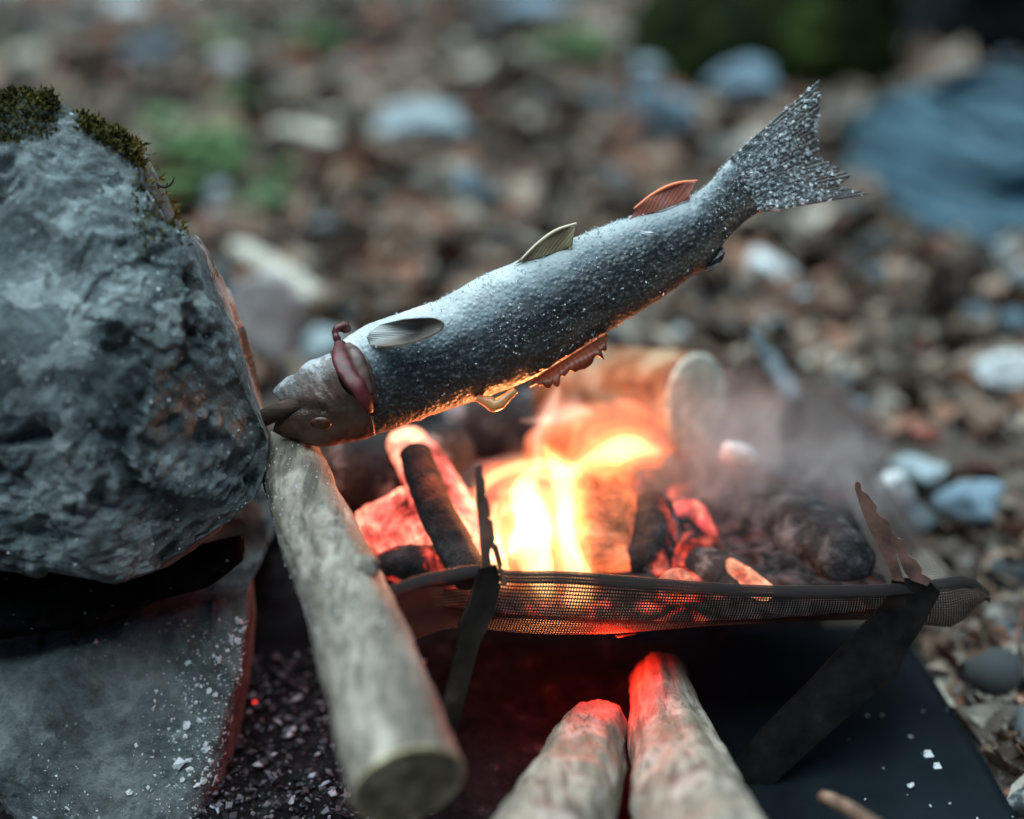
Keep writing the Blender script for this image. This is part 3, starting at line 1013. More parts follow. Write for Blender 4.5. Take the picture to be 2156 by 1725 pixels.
# ------------------------------------------------------------------ split sticks pushed under the tray from the front
M['pale_wood'] = wood_mat('pale_bare_wood', [(.20, .165, .12), (.34, .30, .245), (.48, .445, .385)], 'Y', 1.3, soot=.5, scorch=.34)
log('firewood_stick', [(1256, 1535, .598), (1215, 1640, .545), (1172, 1740, .50), (1105, 1880, .45)], [.0150, .0198, .0210, .0225], M['pale_wood'],
    'pale bare stick under the tray, the shorter of the two', seed=31, amp=.0018, freq=60, cap=.3, flute=.16, ns=48, nl=80, cat='stick')
log('firewood_stick', [(1386, 1425, .635), (1402, 1530, .59), (1432, 1640, .545), (1462, 1740, .50), (1510, 1880, .45)], [.0138, .0175, .0222, .0258, .0275], M['pale_wood'],
    'pale bare stick reaching furthest under the tray, red tip', seed=32, amp=.0018, freq=60, cap=.25, flute=.16, ns=48, nl=80, cat='stick')
log('twig', [(1735, 1680, .52), (1775, 1695, .50), (1850, 1745, .47)], [.0028, .0030, .0030], wood_mat('brown_twig', [(.12, .08, .06), (.2, .14, .10), (.28, .2, .15)], 'Y'),
    'thin brown twig in front of the dark heat sheet', seed=33, amp=.0005, freq=80, cat='twig', ns=10, nl=14)

# ------------------------------------------------------------------ ash on the ground, dark heat sheet
s = NT('dark_sheet')
c = s.ramp(s.noise(25, 5), [(.35, (.0025, .005, .007)), (.7, (.007, .012, .016))])
s.bump(s.noise(30, 4), .3, .003)
M['sheet'] = s.fin(c, .65, .07)


def sheet():
    n = 36
    cn = [G(1230, 1330, .008), G(1895, 1318, .008), G(2185, 1790, .008), G(1400, 2000, .008)]
    V = []
    for i in range(n):
        for j in range(n):
            u, w = i / (n - 1), j / (n - 1)
            p = (1 - u) * (1 - w) * cn[0] + u * (1 - w) * cn[1] + u * w * cn[2] + (1 - u) * w * cn[3]
            p = p + np.array([0, 0, .004 * fbm(p * 14, 3, 3)])
            V.append(p)
    V = np.array(V)
    Vb = V - np.array([0, 0, .003])
    F = grid_faces(n, n) + [tuple(np.array(q)[::-1] + n * n) for q in grid_faces(n, n)]
    edge = [i * n for i in range(n)] + [(n - 1) * n + j for j in range(1, n)] + [i * n + n - 1 for i in range(n - 2, -1, -1)] + [j for j in range(n - 2, 0, -1)]
    F += [(edge[k], edge[(k + 1) % len(edge)], edge[(k + 1) % len(edge)] + n * n, edge[k] + n * n) for k in range(len(edge))]
    o = obj('heat_sheet', np.concatenate([V, Vb]), F, M['sheet'], label='dark blue-black sheet lying on the ground under the fire pit', cat='ground sheet')
    return V


shv = sheet()
spx = to_px(shv)
nn = np.tile([0, 0, 1.0], (len(shv), 1))
idx = np.nonzero((spx[:, 0] > 1800) & (spx[:, 1] > 1480))[0]
for i in rng.choice(idx, 26, replace=False):
    p = shv[i] + np.array([rng.normal() * .004, rng.normal() * .004, .001])
    o = put('ash_flake', flakes[int(rng.integers(7))], label='small white ash flake lying on the dark sheet', cat='ash flake', group='ash flakes on the dark sheet', loc=p)
    r = .0006 + .0022 * rng.uniform() ** 3
    o.scale = (r * .7, r, r * .8); o.rotation_euler = (rng.uniform(-.3, .3), rng.uniform(-.3, .3), rng.uniform(0, 6.3))
for (x, y, r, lb) in ((1953, 1588, .0052, 'brightest round ash flake on the dark sheet'), (1972, 1613, .0044, 'long ash flake just below the brightest one on the dark sheet')):
    o = put('ash_flake', flakes[3], label=lb, cat='ash flake', loc=G(x, y, .024)); o.scale = (r * .6, r, r * .7); o.rotation_euler = (.3, 0, .5)

ga = [G(rng.uniform(380, 1750), rng.uniform(1330, 2000), 0) for _ in range(4500)]
ga = np.array([q for q in ga])
ga[:, 2] = .004 + .010 * np.clip(fbm(ga * 30, 3, 1), -.3, 1)
# a low mound of ash and cinders
mv = []
n1, n2 = 110, 80
xs_ = np.linspace(-.34, .30, n1); ys_ = np.linspace(.36, .95, n2)
for x in xs_:
    for y in ys_:
        k = np.clip(1.1 - math.hypot((x + .08) / .25, (y - .64) / .27), 0, 1)
        mv.append((x, y, -.004 + .022 * k ** .6))
mv = np.array(mv)
kk = (mv[:, 2] > .0)
mv[:, 2] += kk * (.006 * fbm(mv * 30, 4, 2) + .003 * fbm(mv * 110, 3, 4))
s = NT('ash_ground')
c = s.ramp(s.noise(60, 7, .7), [(.40, (.005, .004, .005)), (.58, (.014, .012, .014)), (.72, (.06, .052, .06)), (.84, (.2, .18, .2))])
s.bump(s.noise(150, 6, .7), 1, .003)
M['ash_ground'] = s.fin(c, .95, .1)
obj('ash_ground', mv, grid_faces(n1, n2), M['ash_ground'], kind='stuff', label='dark ash and cinders covering the ground under the fire pit')
mpx = to_px(mv)
mi = np.nonzero((mv[:, 2] > .006) & (mv[:, 1] < .8) & (mpx[:, 0] > 380) & (mpx[:, 0] < 820 + 120 * rng.uniform(size=len(mv))) & (mpx[:, 1] > 1380))[0]
fv, ff = join_flakes(mv, np.tile([0, 0, 1.0], (len(mv), 1)), mi, 4200, .0008, .0042, .003)
obj('ash_flakes_loose', fv, ff, M['ash_grey'], None, False, kind='stuff', label='loose grey and purple ash flakes on the ground below the fire')
for k, (x, y, d, r) in enumerate(((524, 1545, .655, .0055), (530, 1495, .665, .0050))):
    log('glowing_ember', [(x - 8, y + 12, d), (x, y, d), (x + 10, y - 12, d)], [r * .6, r, r * .6], NT('ember_ground').fin((.02, .01, .01), .9, .1, Emission_Color=(1, .05, .035), Emission_Strength=.9),
        ('lower red ember glinting past the edge of the lower rock', 'upper red ember glinting past the edge of the lower rock')[k], seed=40 + k, amp=.001, freq=150, cap=.6, cat='ember', ns=14, nl=12)

# ------------------------------------------------------------------ the fish
s = NT('fish_skin')
be = s.attr('belly')
nz = s.noise(140, 5, .6)
q = s.math('ADD', s.math('SUBTRACT', be, s.math('MULTIPLY', s.attr('along'), .20)), s.math('MULTIPLY', s.math('SUBTRACT', s.noise(45, 4), .5), .35))
c = s.ramp(q, [(.0, (.12, .095, .075)), (.14, (.05, .044, .040)), (.30, (.016, .018, .020)), (.52, (.026, .037, .045)), (.66, (.10, .14, .165)), (.81, (.30, .35, .365)), (.99, (.48, .51, .50))])
vo = s.vor(420, 'DISTANCE_TO_EDGE')
c = s.mix(s.math('MULTIPLY', s.ramp(vo, [(0, .7), (.16, 0)]), s.ramp(be, [(.5, 1), (.85, .15)])), c, (.008, .009, .010))
gl = s.ramp(s.noise(520, 3, .6), [(.55, 0), (.68, .15)])
c = s.mix(gl, c, (.5, .56, .6))
s.bump(s.ramp(s.vor(420), [(0, 1), (.6, 0)]), .55, .0008)
s.bump(nz, .6, .0012)
M['skin'] = s.fin(c, s.ramp(s.noise(300, 4), [(.4, .35), (.62, .65)]), .35)

s = NT('fish_head_skin')
be = s.attr('belly')
q = s.math('ADD', be, s.math('MULTIPLY', s.math('SUBTRACT', s.noise(110, 6, .7), .5), 1.0))
c = s.ramp(q, [(.1, (.07, .035, .022)), (.42, (.045, .026, .018)), (.66, (.085, .050, .040)), (.90, (.15, .135, .13)), (1, (.34, .37, .40))])
s.bump(s.noise(160, 5, .65), .8, .0014)
M['head'] = s.fin(c, .38, .5)


def fin_mat(name, cols, translu=.5):
    s = NT(name)
    r = s.attr('ray')
    c = s.ramp(r, [(.2, cols[0]), (.8, cols[1])])
    c = s.mix(s.ramp(s.noise(90, 5), [(.45, 0), (.65, .5)]), c, cols[2])
    if len(cols) > 3:
        c = s.mix(s.ramp(s.attr('out'), [(.05, 1), (.7, 0)]), c, cols[3])
    s.bump(r, .4, .0005)
    s.bump(s.noise(300, 4), .4, .0006)
    s.fin(c, .35, .5)
    tl = s.n('BsdfTranslucent'); mx = s.n('MixShader', Fac=translu)
    s.set(tl.inputs[0], c)
    s.t.links.new(s.b.outputs[0], mx.inputs[1]); s.t.links.new(tl.outputs[0], mx.inputs[2])
    s.t.links.new(mx.outputs[0], s.out.inputs[0])
    return s.m


top_body = [(722, 716), (735, 706), (770, 686), (830, 664), (900, 640), (930, 628), (980, 600), (1040, 570), (1090, 549), (1150, 526), (1220, 497), (1260, 478), (1330, 455), (1400, 440), (1470, 405), (1500, 378), (1530, 342), (1560, 322), (1610, 320)]
bot_body = [(788, 916), (800, 914), (850, 896), (950, 861), (1050, 829), (1140, 788), (1200, 747), (1280, 700), (1330, 670), (1400, 622), (1450, 585), (1490, 566), (1512, 545), (1522, 518), (1540, 490), (1570, 463), (1610, 436), (1640, 420), (1650, 400)]
NB, NA = 200, 72
ctr = coons(top_body, bot_body, [(788, 916), (790, 860), (780, 800), (758, 750), (722, 716)], [(1650, 400), (1635, 360), (1610, 320)], NB, 61)
FD = lambda sfrac: .592 + .012 * sfrac          # the fish lies almost square to the view


def fish_tube(cp, wfun, na):
    n, m, _ = cp.shape
    al_ = np.linspace(0, 2 * math.pi, na, endpoint=False)
    hfr = (np.cos(al_) + 1) / 2
    V, B = [], []
    for i in range(n):
        sf = i / (n - 1)
        px = np.stack([np.interp(hfr, np.linspace(0, 1, m), cp[i, :, k]) for k in (0, 1)], 1)
        H = np.linalg.norm(cp[i, -1] - cp[i, 0]) * mpp(.6) / 2
        w = wfun(sf) * H
        V.append(P2(px, FD(sf) - np.sign(np.sin(al_)) * np.abs(np.sin(al_)) ** .9 * w))
        B.append(hfr)
    return np.array(V), np.array(B)


wf = lambda q: float(np.interp(q, [0, .05, .3, .6, .8, .9, .96, 1], [.62, .66, .66, .62, .55, .40, .16, .03]))
bodyV, bodyB = fish_tube(ctr, wf, NA)
fish = empty('fish', P(1100, 850, .595), label='whole salted trout skewered belly up over the fire, tail raised', cat='fish')
vv = bodyV.reshape(-1, 3)
fcs = grid_faces(NB, NA, True) + [tuple(range(NA)), tuple(range((NB - 1) * NA, NB * NA))[::-1]]
# skin relief
cen = np.repeat(bodyV.mean(1), NA, 0)
dd = vv - cen; dl = np.linalg.norm(dd, axis=1)[:, None] + 1e-9
vv = vv + dd / dl * (.0010 * fbm(vv * 70, 3, 3) + .0005 * fbm(vv * 260, 3, 4))[:, None]
body = obj('body', vv, orient(vv, fcs), M['skin'], fish)
attr(body, 'belly', bodyB.ravel())
attr(body, 'along', np.repeat(np.linspace(0, 1, NB), NA))

# head: from the jaws to the lifted gill cover
top_h = [(574, 824), (584, 810), (602, 798), (640, 766), (668, 752), (696, 746)]
bot_h = [(574, 910), (590, 917), (610, 926), (650, 936), (700, 936), (745, 928), (786, 914)]
edge_h = [(786, 914), (785, 880), (768, 856), (752, 841), (729, 829), (712, 804), (708, 776), (696, 746)]
hd = coons(top_h, bot_h, [(574, 910), (582, 884), (598, 866), (600, 850), (574, 824)], edge_h, 70, 41)
FDs = FD
wh = lambda q: float(np.interp(q, [0, .15, .5, .8, 1], [.34, .48, .58, .66, .66]))
n_, m_, _ = hd.shape
al_ = np.linspace(0, 2 * math.pi, 56, endpoint=False)
hfr = (np.cos(al_) + 1) / 2
HV, HB = [], []
for i in range(n_):
    sf = i / (n_ - 1)
    px = np.stack([np.interp(hfr, np.linspace(0, 1, m_), hd[i, :, k]) for k in (0, 1)], 1)
    H = (42 + 55 * sf) * mpp(.6)
    HV.append(P2(px, .592 - np.sin(al_) * wh(sf) * H * (1 + .10 * (sf > .8) * (sf - .8) / .2)))
    HB.append(hfr)
HV = np.array(HV)
hvv = HV.reshape(-1, 3)
# jaw line groove, cheek relief
hcen = np.repeat(HV.mean(1), 56, 0)
dd = hvv - hcen; dl = np.linalg.norm(dd, axis=1)[:, None] + 1e-9
hp = to_px(hvv)
groove = np.exp(-((hp[:, 1] - (852 + .12 * (hp[:, 0] - 590))) / 7) ** 2) * (hp[:, 0] < 690)
hvv = hvv + dd / dl * (.0026 * fbm(hvv * 90, 4, 6) - .0022 * groove)[:, None]
head = obj('head', hvv, orient(hvv, grid_faces(70, 56, True)), M['head'], fish)
attr(head, 'belly', np.array(HB).ravel())
# inner side of the gill cover so the flap has thickness
sm = head.modifiers.new('thickness', 'SOLIDIFY'); sm.thickness = .0012; sm.offset = -1
# eye, low on the head because the fish is upside down
def ball(c, r, mat, name, parent, sq=(1, 1, 1), n=16):
    V, F = [], []
    for i in range(n + 1):
        t = math.pi * i / n
        for j in range(2 * n):
            p = math.pi * j / n
            V.append((r * sq[0] * math.sin(t) * math.cos(p), r * sq[1] * math.sin(t) * math.sin(p), r * sq[2] * math.cos(t)))
    V = np.array(V) + np.asarray(c)
    return obj(name, V, orient(V, grid_faces(n + 1, 2 * n, True)), mat, parent)


s = NT('cooked_eye'); M['eye'] = s.fin(s.ramp(s.noise(300, 3), [(.4, (.02, .009, .005)), (.7, (.12, .035, .014))]), .3, .4)
ball(P(676, 892, .5752), .0040, M['eye'], 'eye', fish, (1.2, .45, .8))
# gill cavity and red gills
s = NT('gill_red'); M['gill'] = s.fin(s.ramp(s.noise(220, 4), [(.35, (.04, .005, .007)), (.7, (.11, .016, .020))]), .42, .4)
s = NT('gill_flesh'); M['gflesh'] = s.fin(s.ramp(s.noise(160, 4), [(.35, (.04, .02, .018)), (.65, (.12, .07, .065))]), .45, .35)
V, F, _, _ = tube([P(700, 850, .595), P(735, 818, .594), P(800, 800, .592)], [.004, .0130, .0180], 30, 30, .001, 120, 2)
obj('throat', V, F, M['gflesh'], fish)
g1 = [(716, 722, .589), (716, 745, .580), (722, 768, .574), (738, 795, .570), (757, 818, .568), (770, 845, .569), (780, 868, .572)]
V, F, _, _ = tube([P(*q) for q in g1], [.0026, .0040, .0042, .0042, .0040, .0032, .0015], 16, 60, .0008, 160, 5, flat=.5)
obj('gill', V, F, M['gill'], fish)
g2 = [(735, 728, .586), (748, 745, .578), (760, 770, .574), (768, 800, .573), (778, 830, .573)]
V, F, _, _ = tube([P(*q) for q in g2], [.0025, .0036, .0034, .003, .0015], 16, 40, .0006, 140, 6, flat=.7)
obj('gill', V, F, M['gflesh'], fish)
V, F, _, _ = tube([P(712, 722, .594), P(704, 700, .595), P(712, 690, .596), P(728, 690, .597), P(735, 686, .597)], [.0016, .0022, .0018, .0026, .0016], 14, 30, .0016, 260, 7)
obj('gill_shred', V, F, M['gill'], fish)


def fin(name, base, edge, mat, d0, d1, rays=14, thick=.0006, parent=fish, curl=0.0, jag=0.0, n=26, m=60, seed=0, ridge_amt=.7):
    """a fin: rays fan out from the base line to the free edge; a closed thin solid with ray ridges"""
    b = smooth_poly(base, m, 1); e = smooth_poly(edge, m, 1)
    r = np.random.default_rng(seed)
    w = np.linspace(0, 1, m)
    raw = ridge_amt * np.cos(w * rays * 2 * math.pi + 2.2 * fbm(np.stack([w * 6, w * 0, w * 0 + seed], 1), 2, seed))
    jj = 1 - jag * (np.interp(w * rays * 1.7, np.arange(200), r.uniform(0, 1, 200)))
    V, R = [], []
    for i in range(n):
        q = i / (n - 1)
        px = b + (e - b) * (q * (1 - (1 - jj) * q))[:, None]
        dep = d0 + (d1 - d0) * q + curl * math.sin(q * math.pi) + .0006 * np.sin(w * 9 + q * 4)
        V.append(P2(px, dep)); R.append(.5 + .5 * raw * (q > .05))
    V = np.array(V); R = np.array(R)
    th = thick * (1.0 - .65 * np.linspace(0, 1, n))[:, None] * (1 + .35 * raw[None])
    A = V - FW * th[..., None] / 2; Bk = V + FW * th[..., None] / 2
    k = n * m
    F = grid_faces(n, m) + [tuple(np.array(q)[::-1] + k) for q in grid_faces(n, m)]
    ring = [i * m for i in range(n)] + [(n - 1) * m + j for j in range(1, m)] + [i * m + m - 1 for i in range(n - 2, -1, -1)] + [j for j in range(m - 2, 0, -1)]
    F += [(ring[q], ring[(q + 1) % len(ring)], ring[(q + 1) % len(ring)] + k, ring[q] + k) for q in range(len(ring))]
    o = obj(name, np.concatenate([A.reshape(-1, 3), Bk.reshape(-1, 3)]), F, mat, parent)
    attr(o, 'ray', np.concatenate([R.ravel(), R.ravel()]))
    attr(o, 'out', np.tile(np.repeat(np.linspace(0, 1, n), m), 2))
    return o, A.reshape(-1, 3)


tail, tailV = fin('tail_fin', [(1600, 448), (1568, 400), (1537, 334)][::-1], [(1727, 167), (1731, 205), (1726, 250), (1722, 292), (1728, 318), (1748, 342), (1772, 356), (1802, 372), (1770, 388), (1790, 396), (1842, 408)],
                  fin_mat('tail_skin', [(.05, .042, .040), (.12, .105, .10), (.13, .14, .15), (.10, .13, .15)], .3), .6025, .605, rays=30, thick=.0052, jag=.07, n=50, m=190, seed=3, ridge_amt=.28)
fin('pectoral_fin', [(778, 726), (770, 706), (800, 684)][::-1], [(850, 672), (900, 668), (925, 672), (938, 683), (932, 694), (905, 708), (870, 720), (830, 728), (795, 729)],
    fin_mat('pectoral_skin', [(.12, .10, .085), (.20, .17, .14), (.06, .055, .055), (.34, .36, .36)], .25), .579, .563, rays=13, thick=.0010, seed=4, ridge_amt=.3)
fin('pelvic_fin', [(1085, 556), (1130, 545), (1195, 524)], [(1118, 526), (1150, 500), (1180, 480), (1214, 471), (1212, 482), (1208, 500), (1205, 520)],
    fin_mat('pelvic_skin', [(.20, .16, .09), (.38, .32, .2), (.13, .10, .05)], .35), .590, .588, rays=12, thick=.0011, seed=5, ridge_amt=.35, jag=.05)
fin('anal_fin', [(1325, 462), (1380, 447), (1452, 420)], [(1345, 432), (1380, 408), (1420, 388), (1469, 380), (1464, 390), (1455, 402), (1452, 414)],
    fin_mat('anal_skin', [(.42, .13, .09), (.55, .22, .16), (.34, .27, .27)], .45), .597, .596, rays=13, thick=.0012, seed=6, ridge_amt=.35, jag=.06)
V, F, _, _ = tube([P(1335, 440, .596), P(1375, 408, .596), P(1420, 386, .596), P(1469, 381, .596)], [.0006, .0009, .0010, .0006], 8, 24)
s = NT('anal_edge'); obj('fin_edge', V, F, s.fin((.75, .20, .08), .4, .4), fish)
V, F, _, _ = tube([P(1096, 548, .588), P(1130, 514, .588), P(1170, 484, .588), P(1214, 471, .588)], [.0005, .0008, .0009, .0006], 8, 24)
s = NT('pelvic_edge'); obj('fin_edge', V, F, s.fin((.55, .47, .33), .4, .4), fish)
V, F, _, _ = tube([P(790, 731, .5655), P(850, 726, .565), P(905, 710, .5652), P(934, 692, .5655)], [.0004, .0006, .0006, .0004], 8, 24)
obj('fin_edge', V, F, s.m, fish)
fin('dorsal_fin', [(1278, 702), (1200, 750), (1120, 800)], [(1286, 714), (1280, 735), (1274, 762), (1240, 778), (1206, 800), (1190, 806), (1172, 822), (1160, 818), (1112, 822)],
    fin_mat('dorsal_skin', [(.20, .08, .045), (.27, .11, .06), (.05, .018, .012)], .5), .594, .590, rays=17, thick=.0014, ridge_amt=.4, jag=.45, m=110, seed=7, curl=-.003)
fin('adipose_fin', [(1520, 520), (1505, 545), (1480, 572)], [(1528, 528), (1520, 552), (1495, 572)], fin_mat('adipose_skin', [(.02, .02, .022), (.04, .04, .042), (.08, .05, .04)], .2), .598, .597, rays=2, thick=.003, n=10, m=20)
# drip of fat under the back
s = NT('fat_drip'); M['fat'] = s.fin((.75, .42, .18), .15, .5, Subsurface_Weight=.6, Subsurface_Radius=(.01, .004, .002), Transmission_Weight=.4)
V, F, _, _ = tube([P(1005, 838, .589), P(1030, 848, .588), P(1042, 856, .588), P(1060, 842, .588), P(1085, 822, .589)], [.0018, .0030, .0034, .0026, .0015], 16, 40, .0007, 200, 3)
obj('fat_drip', V, F, M['fat'], fish)
# salt crystals
s = NT('salt'); M['salt'] = s.fin((.80, .86, .90), .10, .6, Transmission_Weight=.7, IOR=1.45)


def salt(v, n, idx, k, r0, r1):
    oc = np.array([(1, 0, 0), (-1, 0, 0), (0, 1, 0), (0, -1, 0), (0, 0, 1), (0, 0, -1)], float)
    fo = [(0, 2, 4), (2, 1, 4), (1, 3, 4), (3, 0, 4), (2, 0, 5), (1, 2, 5), (3, 1, 5), (0, 3, 5)]
    V, F = [], []
    for q, i in enumerate(rng.choice(idx, k)):
        A = np.linalg.qr(rng.normal(size=(3, 3)))[0]
        r = r0 + (r1 - r0) * rng.uniform() ** 4
        V.append(v[i] + .0004 * rng.normal(size=3) + (oc * rng.uniform(.5, 1.2, (6, 1)) * r) @ A + n[i] * r * .3)
        F += [tuple(np.array(t) + 6 * q) for t in fo]
    return np.concatenate(V), F


bn_ = np.zeros(len(body.data.vertices) * 3); body.data.vertices.foreach_get('normal', bn_); bn_ = bn_.reshape(-1, 3)
bp = to_px(vv)
facing = (bn_ @ FW) < .15
p_ = np.clip((bp[:, 0] - 800) / 260, .02, 1) * np.where(bodyB.ravel() < .12, .5, np.clip((bodyB.ravel() - .05) / .5, .12, 1))
p_ = p_ * np.clip(.5 + 2.2 * fbm(vv * 55, 3, 77), .06, 1)
ids = np.nonzero(facing & (bp[:, 0] > 790) & (rng.uniform(size=len(vv)) < p_))[0]
V, F = salt(vv, bn_, ids, 3400, .00016, .0008)
obj('salt_crystals', V, F, M['salt'], fish, False, kind='stuff')
tp = to_px(tailV)
tn = np.tile(-FW, (len(tailV), 1))
ids = np.nonzero((tp[:, 0] > 1540) & (rng.uniform(size=len(tailV)) < np.clip((1800 - tp[:, 0]) / 130, .08, 1)))[0]
V, F = salt(tailV, tn, ids, 2500, .00025, .0016)
obj('salt_crystals', V, F, M['salt'], tail, False, kind='stuff')
# large single ash flake on the belly
i = int(np.argmin(np.hypot(bp[:, 0] - 1363, bp[:, 1] - 490) + 1e3 * ~facing))
o = put('ash_flake', flakes[4], label='white ash flake stuck on the side of the fish below the hind fin', cat='ash flake', loc=vv[i] - FW * .0004)
o.scale = (.0042, .0014, .0014); o.rotation_euler = (1.2, .1, .0)
# the skewer
M['skewer'] = wood_mat('skewer_wood', [(.035, .02, .014), (.085, .045, .03), (.15, .085, .06)], 'X', .8)
log('skewer', [(440, 950, .602), (545, 884, .590), (600, 862, .588), (700, 835, .594), (900, 770, .595)], [.0042, .0042, .0042, .004, .003], M['skewer'],
    'brown wooden skewer coming out of the fish mouth towards the boulder', seed=50, amp=.0006, freq=90, cat='skewer', ns=20, nl=40)

# ------------------------------------------------------------------ flames
def vol_mat(name, col, strength, nscale=0):
    m = bpy.data.materials.new(name); m.use_nodes = True
    t = m.node_tree
    t.nodes.remove(t.nodes['Principled BSDF'])
    e = t.nodes.new('ShaderNodeEmission')
    e.inputs[0].default_value = (*col, 1); e.inputs[1].default_value = strength
    t.links.new(e.outputs[0], t.nodes['Material Output'].inputs['Volume'])
    return m


FM = [vol_mat('flame_mantle', (1, .22, .07), 7), vol_mat('flame_body', (1, .45, .13), 16), vol_mat('flame_core', (1, .68, .28), 60)]
FV = vol_mat('flame_veil', (1, .30, .20), 2.2)
FP = [vol_mat('flame_pale_mantle', (1, .32, .24), 6), vol_mat('flame_pale_body', (1, .5, .36), 13), vol_mat('flame_pale_core', (1, .8, .55), 24)]


def flame(label, pts, rad, mats=FM, seed=0, shells=(1, .72, .42), amp=.0022, glow=0):
    base = P(*pts[0])
    fl = empty('flame', base, label=label, cat='flame', group=None)
    for sc_, mm, nm in zip(shells, mats, ('flame_mantle', 'flame_body', 'flame_core')):
        V, F, _, _ = tube([P(*q) for q in pts], [r * sc_ for r in rad], 24, 60, amp * sc_, 55, seed, cap=1.0)
        obj(nm, V, F, mm, fl)
    if glow:
        V, F, _, _ = tube([P(*q) for q in pts], [r * glow for r in rad], 24, 60, .004, 40, seed + 50, cap=1.0)
        obj('flame_veil', V, F, FV, fl)
    return fl


flame('broad yellow flame rising from the middle of the tray', [(1150, 1235, .605), (1130, 1195, .612), (1112, 1150, .625), (1122, 1100, .64), (1102, 1045, .65), (1120, 985, .655)], [.013, .0220, .0260, .0250, .0195, .006], seed=1, amp=.0085, glow=1.55)
flame('bright flame column beside the broad flame', [(1205, 1262, .597), (1212, 1200, .610), (1190, 1120, .632), (1196, 1050, .655), (1172, 985, .662), (1150, 945, .665)], [.009, .0120, .0130, .0145, .0125, .003], seed=2, amp=.006)
flame('curling flame sweeping left towards the notched prong', [(1205, 985, .658), (1125, 975, .655), (1060, 990, .65), (1012, 1022, .645), (996, 1080, .645)], [.0060, .0090, .0085, .0070, .002], seed=3, amp=.002)
flame('thin looping wisp of flame behind the notched prong', [(1062, 1155, .63), (1046, 1120, .63), (1050, 1085, .63), (1078, 1068, .63), (1108, 1078, .63), (1112, 1100, .632)], [.0020, .0032, .0036, .0034, .0026, .001], seed=9, amp=.0008)
flame('rounded yellow flame sweeping to the right', [(1140, 1005, .665), (1215, 992, .665), (1272, 962, .665), (1322, 936, .667), (1380, 950, .67)], [.005, .0095, .0165, .0185, .007], seed=4, amp=.004, glow=1.5)
flame('thin pale flame licking the fish from below', [(1135, 995, .668), (1128, 930, .668), (1138, 895, .665), (1158, 868, .66), (1168, 838, .655), (1176, 812, .65)], [.0055, .0045, .0055, .0085, .0060, .0015], FP, seed=5)
flame('wide pale flame under the fish next to the back log', [(1152, 885, .668), (1188, 872, .668), (1218, 862, .668), (1244, 870, .67)], [.005, .0095, .0075, .002], FP, seed=6)
flame('small pale flame tip pointing left under the fish', [(1150, 885, .66), (1125, 886, .66), (1096, 886, .66)], [.0050, .0035, .0012], FP, seed=7)
flame('low flame licking up between the broad ember and the notched prong', [(1062, 1225, .60), (1050, 1180, .612), (1036, 1120, .63), (1042, 1060, .645)], [.007, .0095, .0085, .003], seed=12, amp=.003)
flame('low flame at the foot of the orange log', [(1235, 1258, .597), (1238, 1215, .602), (1222, 1180, .61), (1190, 1140, .62)], [.007, .0085, .007, .003], seed=8, amp=.003)


def firelight(name, pt, watts, col, r=.012):
    l = bpy.data.lights.new(name, 'POINT')
    l.energy = watts; l.color = col; l.shadow_soft_size = r
    o = bpy.data.objects.new(name, l); C.objects.link(o); o.location = pt


firelight('fire_light', P(1140, 1080, .645), .50, (1, .30, .09), .016)
firelight('fire_light', P(1290, 955, .665), .15, (1, .30, .09), .014)
firelight('fire_light', P(1165, 880, .64), .14, (1, .30, .09), .008)
firelight('ember_light', P(1292, 1402, .607), .16, (1, .022, .006), .008)
firelight('ember_light', P(905, 1000, .63), .16, (1, .17, .06), .012)

